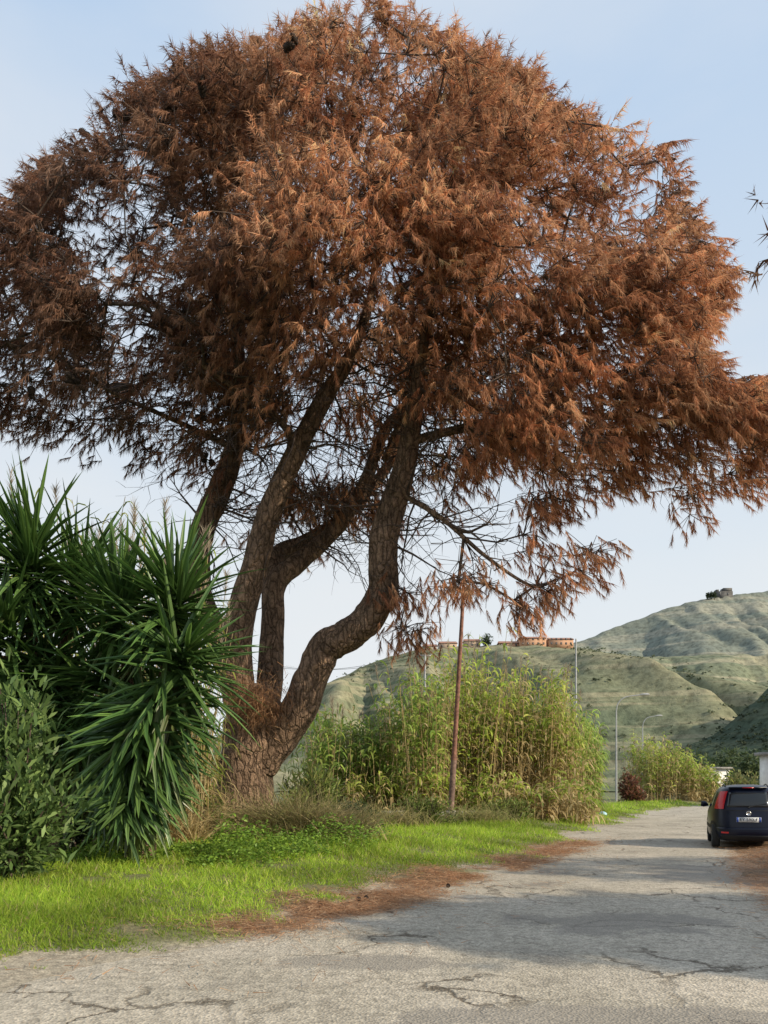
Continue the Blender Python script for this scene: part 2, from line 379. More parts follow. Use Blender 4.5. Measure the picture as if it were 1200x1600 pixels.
M['hillB'] = hill_mat('hill_pasture', (.16, .185, .13), (.215, .225, .15), (.33, .305, .22), .8)
M['hillC'] = hill_mat('hill_far', (.175, .20, .175), (.22, .235, .19), (.31, .30, .24), .7)
M['hillD'] = hill_mat('hill_shade_green', (.07, .095, .07), (.09, .113, .075), (.125, .135, .09), 1.6, .4)  # shade of the left-facing spur painted in as a darker green
hC = hill('hill_far_ridge', [(700, 1080), (860, 1012), (905, 1002), (950, 984), (1000, 967), (1050, 947), (1100, 935), (1150, 929), (1200, 925), (1300, 915), (1500, 960)], 760, 300, 'hillC', 32, 5)
hB = hill('hill_shelf', [(820, 1080), (930, 1030), (980, 1026), (1060, 1027), (1130, 1022), (1200, 1024), (1300, 1015), (1500, 1050)], 560, 170, 'hillB', 36, 9)
hA = hill('hill', [(150, 1222), (380, 1160), (450, 1112), (520, 1062), (600, 1030), (660, 1014), (740, 1009), (820, 1008), (900, 1012), (960, 1034), (1040, 1064), (1100, 1092), (1150, 1130), (1220, 1190)], 430, 190, 'hillA', 34, 2)
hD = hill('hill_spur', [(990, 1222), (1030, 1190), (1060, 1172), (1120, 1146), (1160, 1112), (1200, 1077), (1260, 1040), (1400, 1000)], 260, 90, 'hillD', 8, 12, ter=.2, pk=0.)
def scrub(h, n, size, cols, name, label, thr=.5):
    XX, YY, ZZ = h; r, c = XX.shape
    i = rng.integers(11, r-2, n); j = rng.integers(1, c-1, n)
    keep = (fbm(XX[i, j]*.03, ZZ[i, j]*.06, 3) > thr) & (ZZ[i, j] > 0)
    i, j = i[keep], j[keep]; n = len(i)
    base = np.stack([XX[i, j], YY[i, j], ZZ[i, j]], 1)+rng.normal(size=(n, 3))*[2, 2, .2]
    s = size*(.35+rng.random(n)**2)
    K = 14; b = np.repeat(base, K, 0); ss = np.repeat(s, K)
    dr = rdir(n*K); dr[:, 2] = np.abs(dr[:, 2])
    b = b+dr*ss[:, None]*.4
    col = np.repeat(pick(cols, n, .2), K, 0)
    m = MB(); strips(m, b, dr, ss*.6, ss*.5, .3, 1, col, prof=lambda t: np.array([1., .6]))
    tag(m.build(name, M['leaf']), label, 'scrub', kind='stuff')
scrub(hA, 3000, 1.2, [(.105, .13, .075), (.13, .155, .09), (.155, .17, .10)], 'hill_scrub', 'low dark green scrub dotted over the middle hillside', .47)
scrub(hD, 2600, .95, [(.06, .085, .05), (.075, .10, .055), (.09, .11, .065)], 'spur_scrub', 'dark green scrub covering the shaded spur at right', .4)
scrub(hB, 1300, 1.4, [(.12, .145, .095), (.14, .16, .105)], 'shelf_scrub', 'scattered bushes on the terraced slopes below the ruin', .5)
# ---------------------------------------------------------------- houses and ruin on the ridges
M['ochre'] = plain('ochre_plaster', (.50, .29, .18), .9, noise=.1, scale=.3)
M['cream'] = plain('cream_plaster', (.46, .34, .25), .9, noise=.1, scale=.3)
M['grey_pl'] = plain('grey_plaster', (.36, .33, .30), .9, noise=.1, scale=.3)
M['rooft'] = plain('clay_roof', (.34, .17, .115), .9, noise=.2, scale=.8)
M['ruin'] = plain('ruin_stone', (.12, .115, .11), .95, noise=.3, scale=.3)
def house(name, px, py, Y, w, d, h, wall, label, cat='house', nwin=4, storeys=2, group=None):
    c = P(px, py, Y); base = c-np.array([0, 0, 1.5])
    r = empty(name, tuple(base), label, cat, group)
    m = MB(); m.box((base[0]-w/2, base[1], base[2]), (base[0]+w/2, base[1]+d, base[2]+h+1.5)); m.build('wall', M[wall], r)
    z = base[2]+h+1.5; x0, x1 = base[0]-w/2-.4, base[0]+w/2+.4; y0, y1 = base[1]-.4, base[1]+d+.4; ym = (y0+y1)/2
    m = MB(); m.add([(x0, y0, z+.01), (x1, y0, z+.01), (x1, y1, z+.01), (x0, y1, z+.01), (x0+.6, ym, z+1.7), (x1-.6, ym, z+1.7)], [(0, 1, 5, 4), (2, 3, 4, 5)]); m.add([(x1, y0, z+.01), (x1, y1, z+.01), (x1-.6, ym, z+1.7), (x0, y0, z+.01), (x0, y1, z+.01), (x0+.6, ym, z+1.7)], [(0, 1, 2), (4, 3, 5)])
    m.build('roof', M['rooft'], r)
    for s in range(storeys):
        for k in range(nwin):
            x = base[0]-w/2+(k+.5)*w/nwin; zz = base[2]+2.2+s*2.4
            m = MB(); m.box((x-.5, base[1]-.06, zz), (x+.5, base[1]+.02, zz+1.2)); m.build('window', M['glassdark'], r)
house('apartment_house', 833, 1009, 425, 14.5, 9, 4.2, 'ochre', 'orange apartment block with clay roof, left of the long pair on the ridge', nwin=5)
house('apartment_house', 877, 1009, 425, 13.5, 9, 3.6, 'ochre', 'lower orange apartment block at the right end of the ridge village', nwin=5)
house('hillside_house', 672, 1017, 428, 8, 7, 2.6, 'grey_pl', 'small grey house at the left end of the ridge village', nwin=3, storeys=1)
house('hillside_house', 700, 1013, 428, 10, 7, 2.8, 'cream', 'cream house second from left on the ridge village', nwin=3, storeys=1)
house('hillside_house', 738, 1011, 428, 9, 7, 3.4, 'cream', 'cream house beside the round tree on the ridge', nwin=3, storeys=1)
house('hillside_house', 795, 1011, 428, 11, 7, 2.2, 'ochre', 'low ochre house between the round ridge tree and the orange blocks', nwin=4, storeys=1)
rb = P(1130, 934, 755)
rr = empty('castle_ruin', tuple(rb), 'dark ruined tower block on the crest of the far hill', 'ruin')
m = MB(); m.box((rb[0]-7, rb[1], rb[2]-4), (rb[0]+9.5, rb[1]+9, rb[2]+6.5)); m.build('wall', M['ruin'], rr)
m = MB(); m.box((rb[0]+.5, rb[1]+.5, rb[2]+6.503), (rb[0]+9, rb[1]+8, rb[2]+9.8)); m.build('tower', M['ruin'], rr)
m = MB(); m.box((rb[0]-6.6, rb[1]+.4, rb[2]+6.503), (rb[0]-4.0, rb[1]+5, rb[2]+8.2)); m.build('turret', M['ruin'], rr)
for xx in (-3.2, 4.6):
    m = MB(); m.box((rb[0]+xx-.8, rb[1]-.08, rb[2]+2.5), (rb[0]+xx+.8, rb[1]+.02, rb[2]+5)); m.build('window', M['glassdark'], rr)
def simple_tree(name, base, h, rad, cols, label, n=900, leaf=.4, cat='tree', group=None, tall=1.):
    base = np.array(base, float); r = empty(name, tuple(base), label, cat, group)
    m = MB(); tube(m, catmull([base-[0, 0, .3], base+[0.03*h, 0, h*.3], base+[0, 0, h*.6]], 4), np.linspace(.05*h, .02*h, 9), 8)
    m.build('trunk', M['twig'], r, True)
    lob = [(base+np.array([rng.normal()*.3*rad, rng.normal()*.3*rad, h*(.4+.5*rng.random())]), rad*(.4+.35*rng.random())) for _ in range(10)]
    k = rng.integers(0, 10, n); cen = np.array([l[0] for l in lob])[k]; rr_ = np.array([l[1] for l in lob])[k]
    d = rdir(n); p = cen+d*(rr_*(.6+.45*rng.random(n)))[:, None]*[1, 1, tall]
    m = MB(); strips(m, p, d+rdir(n)*.8, leaf*(.6+.8*rng.random(n)), leaf*.5, .5, 1, pick(cols, n, .2), prof=lambda t: np.array([1., .5])); m.build('crown', M['leaf'], r)
    return r
DG = [(.05, .075, .04), (.07, .095, .045), (.04, .06, .035)]
for k, (px, ht) in enumerate([(1106, 6), (1111, 8), (1116, 7)]):
    simple_tree('cypress_tree', P(px, 937, 752), ht, 1.6, DG, 'dark slim tree on the far crest, %s beside the ruin' % ['leftmost of three', 'middle of three', 'nearest of three'][k], 160, 1.6, group='slim trees beside the ruin', tall=1.6)
simple_tree('ridge_tree', P(760, 1012, 427), 6.5, 3.4, DG, 'round dark tree standing among the ridge houses', 350, 1.2)
# ---------------------------------------------------------------- the pines
def grow(anchors, seeds):
    n0 = len(seeds); cap = n0+len(anchors)*8
    pos = np.zeros((cap, 3)); pos[:n0] = seeds; par = -np.ones(cap, int); n = n0
    dm = np.array([np.min(np.linalg.norm(seeds-a, axis=1)) for a in anchors])
    for ai in np.argsort(dm):
        a = anchors[ai]; df = pos[:n]-a
        cost = np.linalg.norm(df, axis=1)+.35*np.clip(df[:, 2], 0, None); cost[:n0] *= .85
        j = int(np.argmin(cost)); d = np.linalg.norm(pos[j]-a); k = min(7, max(1, int(d/.55)))
        s = pos[j].copy(); prev = j; bend = rng.normal(size=3)*d*.07+np.array([0, 0, -.06*d])
        for i in range(1, k+1):
            t = i/k; pos[n] = s*(1-t)+a*t+bend*math.sin(math.pi*t)+rng.normal(size=3)*.04*(i < k); par[n] = prev; prev = n; n += 1
    cnt = np.zeros(n)
    haschild = np.zeros(n, bool)
    haschild[par[n0:n]] = True
    cnt[~haschild] = 1
    for i in range(n-1, n0-1, -1): cnt[par[i]] += cnt[i]
    return pos[:n], par[:n], cnt, n0
def inpoly(x, y, poly):
    p = np.array(poly, float); ins = np.zeros(len(x), bool); j = len(p)-1
    for i in range(len(p)):
        c = ((p[i, 1] > y) != (p[j, 1] > y)) & (x < (p[j, 0]-p[i, 0])*(y-p[i, 1])/(p[j, 1]-p[i, 1]+1e-9)+p[i, 0]); ins ^= c; j = i
    return ins
def pxy(p): return 600+F*p[:, 0]/p[:, 1], HZ-F*(p[:, 2]-H)/p[:, 1]
def inside(p, outline, jit):
    px, py = pxy(p); n = len(p)
    lump = (fbm(np.arctan2(py-450, px-570)*6+20, px*0+3, 4)-.5)*60
    rr_ = np.hypot(px-570, py-450)+1e-6; k = np.where(py < 620, 1+(lump)/rr_, 1.)
    return inpoly(570+(px-570)*k+rng.normal(size=n)*jit, 450+(py-450)*k+rng.normal(size=n)*jit, outline), px, py
def sample(lobes, n, outline=None):
    cen = np.array([l[0] for l in lobes]); rad = np.array([l[1] for l in lobes]); wt = np.array([l[2] for l in lobes])
    ar = wt*(rad[:, 0]*rad[:, 2]+rad[:, 0]*rad[:, 1]+rad[:, 1]*rad[:, 2]); pr = ar/ar.sum()
    res = []; tot = 0
    while tot < n:
        k = rng.choice(len(lobes), 3000, p=pr); d = rdir(3000); r = 1-.42*rng.random(3000)**1.8
        r *= 1+.22*(vn(d[:, 0]*3+k*7, d[:, 2]*3+d[:, 1]*2)-.5)
        p = cen[k]+d*r[:, None]*rad[k]
        keep = np.ones(3000, bool)
        big = rad[k, 0] > 1.6
        keep &= ~(big & (d[:, 2] < -.3) & (rng.random(3000) > .25))
        keep &= ~((d[:, 1] > .3) & (rng.random(3000) > .45))
        nd_ = np.linalg.norm((p[:, None]-cen[None])/rad[None], axis=2)
        nd_[np.arange(3000), k] = 9
        keep &= ~((nd_.min(1) < .72) & (rng.random(3000) > .08))
        if outline is not None:
            ins, px, py = inside(p, outline, 8); keep &= ins
            gap = fbm(px*.013+5, py*.013, 3); th = .30+.08*np.clip((380-px)/250, 0, 1)
            keep &= (gap > th) | (rng.random(3000) < .35)
        res.append(p[keep]); tot += keep.sum()
    return np.concatenate(res)[:n]
BROWN = [(.60, .315, .175), (.46, .22, .118), (.73, .44, .265), (.33, .15, .085), (.64, .355, .20)]
def pine(root, limbs, lobes, nA, m_t, k_n, outline=None, cones=0, conesel=None, seedmin=0, hw=.008, ln0=.12, ln1=.13, tint=1., sub=1):
    seeds = []
    for nm, pts, rad, rough in limbs:
        cp = catmull(pts, 8); rr_ = np.interp(np.linspace(0, 1, len(cp)), np.linspace(0, 1, len(rad)), rad)
        mb = MB(); tube(mb, cp, rr_, 22, rough=rough); mb.build(nm, M['bark'], root, True)
        if nm == 'limb': seeds.append(cp[cp[:, 2] > seedmin])
    seeds = np.concatenate(seeds)
    A = sample(lobes, nA//sub, outline)
    csize = np.repeat(.75+.5*rng.random((len(A), 1)), sub, 0)
    ctint = np.repeat(.76+.48*rng.random((len(A), 1)), sub, 0)
    if sub > 1:
        A = np.repeat(A, sub, 0)+rng.normal(size=(len(A)*sub, 3))*[.27, .27, .20]*csize
        if outline is not None:
            ins, ax_, ay_ = inside(A, outline, 0); k = ins | (ay_ > 640); A = A[k]; ctint = ctint[k]
    pos, par, cnt, n0 = grow(A, seeds)
    rad = np.clip(.0105*np.sqrt(cnt), .011, .12)
    idx = np.arange(n0, len(pos)); pr = par[idx]
    r0 = np.where(pr < n0, rad[idx]*1.15, np.minimum(rad[pr], rad[idx]*1.35))
    mb = MB(); frusta(mb, pos[pr], pos[idx], r0, rad[idx], 5)
    inn = idx[cnt[idx] > 2] if outline is not None else idx
    nt_ = int(nA*1.3); s = rng.choice(inn, nt_); d = rdir(nt_)*[1, 1, .6]+[0, 0, -.3]; ln = .3+.45*rng.random(nt_)
    if outline is not None:
        ins, sx_, sy_ = inside(pos[s]+nrm(d)*ln[:, None]*1.1, outline, 0); k = ins | (sy_ > 640); s, d, ln = s[k], d[k], ln[k]; nt_ = len(s)
    mid = pos[s]+nrm(d)*ln[:, None]*.55; end = mid+nrm(d+rdir(nt_)*.7)*ln[:, None]*.5
    frusta(mb, pos[s], mid, np.full(nt_, .012), np.full(nt_, .008), 3); frusta(mb, mid, end, np.full(nt_, .008), np.full(nt_, .004), 3)
    if outline is not None:
        spx, spy = pxy(seeds); cand = np.where((spy > 500) & (spy < 860) & (spx > 60) & (spx < 1050))[0]
        nb = 620; st = rng.choice(cand, nb); cur = seeds[st].copy(); d = nrm(rdir(nb)*[1, 1, .5]+[.1, 0, .12]); rr0 = .014+.026*rng.random(nb)**2; stp = .22+.25*rng.random(nb)
        for q in range(6):
            d = nrm(d+rdir(nb)*.35+[0, 0, -.05]); nx = cur+d*stp[:, None]
            frusta(mb, cur, nx, rr0*(1-q/7), rr0*(1-(q+1)/7), 4)
            if q > 0:
                dd = nrm(d+rdir(nb)*.9); e1 = nx+dd*stp[:, None]*(.6+.8*rng.random((nb, 1))); frusta(mb, nx, e1, rr0*.45, rr0*.2, 3)
                e2 = e1+nrm(dd+rdir(nb)*.8)*stp[:, None]*.7; frusta(mb, e1, e2, rr0*.22, np.full(nb, .002), 3)
            cur = nx
    cc = np.mean([l[0] for l in lobes[:3]], axis=0)-[0, 0, 2.]
    a = np.repeat(A, m_t, 0); n = len(a); out_ = nrm(a-cc)
    b = a+rng.normal(size=(n, 3))*[.28, .28, .21]+out_*.1
    base = pick(BROWN, len(A), .12)*ctint
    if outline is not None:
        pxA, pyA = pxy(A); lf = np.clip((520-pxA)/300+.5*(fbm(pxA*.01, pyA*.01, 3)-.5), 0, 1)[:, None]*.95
        base = base*(1-lf)+base*np.array([.36, .36, .43])*lf  # self-shadow of the crown's left side painted into needle colour, plus older foliage
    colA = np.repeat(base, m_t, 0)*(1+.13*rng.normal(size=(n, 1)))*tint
    if outline is not None:
        ins, bx, by = inside(b, outline, 4); thin = np.clip((400-bx)/220, 0, 1)*.15
        under = np.clip((by-540)/110, 0, 1)*np.clip((760-bx)/120, 0, 1)*np.clip((bx-180)/120, 0, 1)*.4
        k = (ins | (by > 640)) & (rng.random(n) > thin+under)
        a, b, out_, colA = a[k], b[k], out_[k], colA[k]; n = len(a)
    frusta(mb, a, b, np.full(n, .010), np.full(n, .006), 3)
    mb.build('branches', M['twig'], root)
    ax = nrm(out_*.5+rdir(n)*.5+[0, 0, -.24])
    B = np.repeat(b, k_n, 0); X = np.repeat(ax, k_n, 0); N_ = len(B); u = rng.random(N_)
    st = B+X*(u*.34)[:, None]
    d = nrm(X*.6+rdir(N_)*.5+np.array([0, 0, -.52])); ln = ln0+ln1*rng.random(N_)
    sd_ = nrm(np.cross(d, rdir(N_)))*hw
    tip = st+d*ln[:, None]
    v = np.stack([st-sd_, st+sd_, tip], 1).reshape(-1, 3)
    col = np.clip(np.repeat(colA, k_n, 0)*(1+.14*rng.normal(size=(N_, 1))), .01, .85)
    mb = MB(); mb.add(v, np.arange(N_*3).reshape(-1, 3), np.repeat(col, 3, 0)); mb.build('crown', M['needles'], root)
    if cones:
        sel = b[conesel(b)]; sel = sel[rng.permutation(len(sel))[:cones//3+1]]
        sel = (np.repeat(sel, 3, 0)+rng.normal(size=(len(sel)*3, 3))*.09)[:cones]
        for c in sel:
            o = bpy.data.objects.new('pine_cone', cone_me); C.objects.link(o); o.parent = root; s = .7+.4*rng.random()
            o.location = tuple(c+np.array([0, -.10, -.02])-wloc(root)); o.scale = (s, s, s); o.rotation_euler = tuple(rng.random(3)*3)
    return A
def cone_mesh():
    mb = MB()
    for i in range(60):
        t = (i+.5)/60; ph = i*2.39996; z = -.09+.2*t; r = .085*math.sin(math.pi*min(1, t*.9+.08))**.8
        p = np.array([math.cos(ph)*r, math.sin(ph)*r, z]); o = np.array([math.cos(ph), math.sin(ph), .5]); s = np.array([-math.sin(ph), math.cos(ph), 0])
        mb.add([p*.3-s*.012, p*.3+s*.012, p+s*.022+o*.012, p-s*.022+o*.012], [(0, 1, 2, 3)])
    tube(mb, [(0, 0, -.1), (0, 0, -.05), (0, 0, .02), (0, 0, .09), (0, 0, .12)], [.02, .065, .07, .04, .005], 9)
    o = mb.build('cone_source', M['cone']); me = o.data; bpy.data.objects.remove(o); me.name = 'pine_cone'; return me
cone_me = cone_mesh()
def lp(pts, k=.9):
    return [P(a, b, Y) for a, b, Y, r in pts], [r*Y/F*k for a, b, Y, r in pts]
tb = P(378, 1322, 20)
pine_root = empty('pine_tree', (tb[0], 20, .2), 'huge dead stone pine with rust brown needles and forking trunk on the verge', 'tree')
limbs = []
def addl(nm, pts, rough=.12):
    a, b = lp(pts); limbs.append((nm, a, b, rough))
addl('trunk', [(360, 1335, 20, 72), (368, 1300, 20, 58), (378, 1250, 20, 52), (386, 1190, 20, 49), (396, 1140, 20, 50), (398, 1100, 20, 45), (400, 1070, 20, 28)], .2)
addl('limb', [(408, 1200, 19.9, 26), (438, 1150, 19.8, 33), (468, 1105, 19.6, 31), (488, 1055, 19.5, 29), (508, 1014, 19.4, 29), (543, 992, 19.3, 28), (576, 966, 19.2, 28), (597, 926, 19.1, 27), (599, 880, 18.9, 26), (600, 840, 18.8, 25), (614, 790, 18.7, 23), (634, 720, 18.4, 19), (648, 640, 18.2, 15), (660, 540, 18, 10), (690, 420, 18, 7), (720, 300, 18, 4)])
addl('limb', [(385, 1160, 19.9, 27), (370, 1060, 19.7, 29), (372, 980, 19.5, 26), (394, 900, 19.3, 23), (418, 810, 19.1, 20), (458, 715, 18.9, 18), (505, 625, 18.8, 15), (545, 560, 18.7, 11), (580, 460, 18.8, 7), (588, 340, 19.2, 4.5), (580, 230, 19.6, 3)])
addl('limb', [(408, 1150, 20.3, 25), (422, 1060, 20.5, 22), (426, 970, 20.7, 20), (432, 910, 20.8, 19), (478, 870, 21, 15), (530, 820, 21.1, 13), (572, 750, 21.2, 11), (610, 660, 21.4, 9), (720, 560, 21.6, 7), (840, 470, 21.6, 5)])
addl('limb', [(424, 930, 20.8, 16), (432, 870, 21.2, 15), (480, 845, 21.6, 13), (545, 800, 22, 10), (620, 700, 22.2, 8), (640, 560, 22.4, 6)])
addl('limb', [(375, 1110, 20.2, 25), (345, 1010, 20.4, 22), (310, 920, 20.5, 21), (316, 830, 20.5, 21), (346, 760, 20.5, 20), (368, 690, 20.4, 17), (374, 600, 20.3, 13), (366, 480, 20.2, 10), (350, 360, 20.2, 7), (340, 250, 20.2, 4)])
addl('limb', [(640, 690, 18.3, 8), (720, 670, 18.2, 7), (830, 650, 18.4, 6), (950, 650, 18.6, 5), (1080, 660, 18.6, 3)], .1)
addl('limb', [(625, 770, 18.6, 5), (690, 810, 18, 4), (760, 870, 17.7, 3.2), (830, 915, 17.5, 2.4), (870, 905, 17.4, 1.6)], .1)
addl('limb', [(366, 700, 20.4, 6), (280, 660, 20.2, 4), (170, 610, 20, 3), (60, 540, 20, 2)], .1)
addl('limb', [(470, 700, 18.9, 7), (420, 640, 18.2, 5.5), (330, 580, 17.8, 4), (240, 500, 17.6, 2.5)], .1)
addl('limb', [(600, 720, 21.3, 6), (640, 640, 20.6, 5), (720, 610, 20, 4), (800, 560, 19.6, 3)], .1)
def LB(cx, cy, rx, ry, Y, dr, w=1.): return (P(cx, cy, Y), np.array([rx*Y/F, dr, ry*Y/F]), w)
lobes = [LB(590, 300, 320, 290, 20, 5.5, 1.25), LB(850, 400, 280, 270, 19.5, 5, 1.1), LB(250, 420, 260, 240, 20, 5, 1.1),
         LB(30, 480, 200, 180, 20, 3.8, 1.25), LB(560, 470, 250, 150, 16.8, 2.6, 1.1), LB(960, 610, 190, 150, 18.8, 3.6, 1.1), LB(1090, 700, 140, 95, 18.2, 2.6, 1.3),
         LB(590, 110, 200, 110, 20, 3, 1.9), LB(600, 210, 200, 130, 18.4, 2.4, 1.3), LB(170, 580, 220, 110, 19.6, 3.0, 1.1), LB(860, 700, 170, 80, 18, 2.4, .95),
         LB(850, 938, 46, 16, 17.5, .5, 1.1), LB(890, 888, 18, 18, 17.4, .3, 1.2), LB(640, 985, 20, 9, 18.5, .25, 3.4), LB(618, 925, 16, 24, 19, .3, 1.8),
         LB(770, 840, 60, 32, 17.8, .7, .35), LB(722, 895, 34, 14, 17.8, .4, .9), LB(500, 800, 110, 70, 22.3, 1.3, .8), LB(700, 660, 150, 90, 20, 2.2, .4), LB(470, 680, 120, 80, 21.5, 1.6, .5), LB(350, 560, 130, 120, 17.5, 1.6, .5), LB(780, 500, 220, 130, 16.2, 1.8, 1.1), LB(1170, 640, 60, 60, 18.5, 1.2, 1.2), LB(330, 690, 90, 50, 19, 1.2, .45)]
outline = [(-160, 318), (0, 322), (66, 258), (138, 205), (216, 138), (312, 100), (420, 60), (520, 20), (600, 6), (680, 46), (758, 74), (842, 114), (878, 168), (936, 174), (996, 198), (1044, 228), (1054, 306), (1118, 366), (1132, 434), (1112, 530), (1150, 594), (1230, 580), (1290, 640), (1210, 720), (1140, 770), (1080, 800), (1000, 775), (940, 790), (925, 870), (870, 960), (600, 1006), (480, 890), (330, 740), (150, 710), (0, 670), (-160, 665)]
def csel(B):
    px, py = pxy(B); ins = inpoly(px, py, outline); far = inpoly(570+(px-570)*1.13, 450+(py-450)*1.13, outline)
    return ins & (((px < 470) & (py < 380) & ~far) | ((px < 420) & (py > 590) & (B[:, 1] < 19.5)))
pine(pine_root, limbs, lobes, 3200, 10, 42, outline, 99, csel, 7.2, sub=3)
r2 = empty('pine_tree', (17.6, 1.6, .05), 'nearer brown pine standing right of the road beyond the frame', 'tree')
def offpine(x, y): return [('trunk', [np.array([x, y, -.1]), np.array([x-.1, y, 2.]), np.array([x+.1, y-.1, 4.4])], [.42, .34, .3], .12),
      ('limb', [np.array([x+.1, y-.1, 4.]), np.array([x-.4, y-.2, 6.]), np.array([x-1.6, y-.4, 7.3])], [.26, .16, .07], .1),
      ('limb', [np.array([x+.1, y-.1, 4.]), np.array([x+.6, y+.1, 6.]), np.array([x+1.9, y, 7.3])], [.24, .16, .07], .1)]
def offlobes(x, y): return [(np.array([x-1.2, y+.3, 7.5]), np.array([2.6, 1.7, 1.1]), 1.), (np.array([x+1.5, y+.4, 7.7]), np.array([2.4, 1.6, 1.1]), 1.), (np.array([x, y-1.0, 7.2]), np.array([2.2, .9, .9]), 1.)]
pine(r2, offpine(17.6, 1.6), offlobes(17.6, 1.6), 360, 9, 20, None, 0, None, 5., .018, .2, .16)
r3 = empty('pine_tree', (19.6, 7.4, .05), 'pine whose dark twig reaches in at the upper right edge', 'tree')
l3 = offpine(19.6, 7.4)+[('limb', [np.array([19.5, 7.4, 4.2]), np.array([17.5, 9, 7.5]), np.array([13, 12.5, 10.5]), P(1260, 400, 14.8), P(1202, 380, 14.8)], [.2, .13, .06, .022, .008], .05)]
pine(r3, l3, offlobes(19.6, 7.4)+[(P(1226, 395, 14.8), np.array([.1, .3, .2]), 1.0), (P(1230, 310, 14.8), np.array([.08, .3, .1]), 1.0)], 300, 3, 15, None, 0, None, 5., .016, .18, .16, .25)
fk = P(398, 1095, 19.1); n = 1300
b = fk+rng.normal(size=(n, 3))*[.42, .2, .34]; m = MB()
strips(m, b, rdir(n)*[1, 1, .5]+[0, -.3, -.1], .2+.25*rng.random(n), .016, 1.2, 2, pick([(.36, .19, .10), (.46, .29, .16), (.26, .14, .08)], n), BLADE)
tag(m.build('needle_clump', M['dry']), 'shaggy clump of dry brown needles caught in the fork of the dead pine', 'needle clump')
# ---------------------------------------------------------------- yuccas
YG = [(.046, .095, .026), (.07, .135, .034), (.105, .18, .045), (.055, .108, .03)]
def rosette(root, c, axis, n, Lm, lo_=-.75, hi=1., wid=.085):
    n = int(n*.85)
    axis = nrm(np.array(axis, float)); c = np.array(c, float)
    cz = lo_+(hi-lo_)*rng.random(n)**.9; ph = rng.random(n)*2*math.pi
    u = nrm(np.cross(axis, [0.1, 1, .2])); w_ = np.cross(axis, u); s = np.sqrt(1-cz**2)
    d = axis*cz[:, None]+u*(np.cos(ph)*s)[:, None]+w_*(np.sin(ph)*s)[:, None]+rdir(n)*.28
    ln = Lm*(.6+.5*rng.random(n))*(1-.12*np.clip(cz-.6, 0, 1))
    base = c+axis*(cz*.36)[:, None]+d*.05+rng.normal(size=(n, 3))*.08
    col = pick(YG, n, .2); old = cz < -.6
    col[old] = col[old]*.75+np.array([.14, .115, .045])*.35
    side = nrm(np.cross(d, axis)+1e-3)
    dr = np.where(cz < .1, .6, .22)*(.4+1.1*rng.random(n))
    m = MB()
    strips(m, base, d, ln, wid, dr, 5, col, SWORD, side=nrm(side+.35*np.cross(side, d)), tip=col*1.5)  # sunlit tips painted in: leaf colour brightens towards the tip
    strips(m, base, d, ln, wid*.8, dr, 5, col*.9, SWORD, side=nrm(side-.35*np.cross(side, d)), tip=col*1.4)
    return m.build('leaf_rosette', M['yucca'], root)
def yucca(base, heads, label):
    r = empty('yucca_plant', tuple(base), label, 'yucca')
    for hd, axis, n, Lm, lo_, hi in heads:
        m = MB(); b = np.array(base)+rng.normal(size=3)*[.12, .1, 0]
        cp = catmull([b-[0, 0, .2], b*.6+np.array(hd)*.4+[0, .1, 0], np.array(hd)-nrm(np.array(axis, float))*.15], 6)
        tube(m, cp, np.linspace(.13, .07, len(cp)), 10, rough=.15); m.build('stem', M['bark'], r, True)
        rosette(r, hd, axis, n, Lm, lo_, hi)
    return r
yucca((-5.9, 12.9, .25), [(P(48, 900, 12.5), (.05, -.1, 1), 230, 1.5, -.65, 1), (P(-60, 890, 12.7), (-.1, 0, 1), 150, 1.45, -.7, 1), (P(5, 1010, 12.2), (.1, -.4, .9), 180, 1.45, -.85, .9), (P(75, 1070, 12.6), (.2, -.3, .8), 180, 1.4, -.95, .8), (P(115, 930, 13.1), (.3, .1, .9), 170, 1.5, -.8, 1), (P(20, 1120, 12.3), (.0, -.4, .7), 150, 1.3, -1, .7), (P(130, 1150, 12.7), (.2, -.3, .6), 150, 1.35, -1, .6)],
      'tall yucca with spiky green rosettes at the left edge, behind the leafy shrub')
yucca((-3.95, 12.3, .25), [(P(272, 965, 11.6), (.15, -.1, 1), 220, 1.35, -.8, 1), (P(278, 1050, 11.4), (.25, -.35, .7), 200, 1.4, -1, .8), (P(240, 1120, 11.4), (0, -.3, .5), 200, 1.35, -1, .5), (P(205, 1160, 11.4), (-.1, -.3, .3), 160, 1.2, -1, .3), (P(190, 970, 12.1), (-.2, 0, 1), 180, 1.4, -.85, 1), (P(165, 1080, 12.1), (-.3, -.2, .6), 160, 1.35, -1, .7), (P(215, 1215, 11.5), (0, -.3, .3), 150, 1.0, -1, .1), (P(165, 1215, 11.7), (-.2, -.3, .3), 130, 1.0, -1, .1), (P(195, 1250, 11.3), (0, -.3, .3), 110, .7, -1, .1)],
      'yucca with a hanging skirt of long leaves, directly left of the pine trunk')
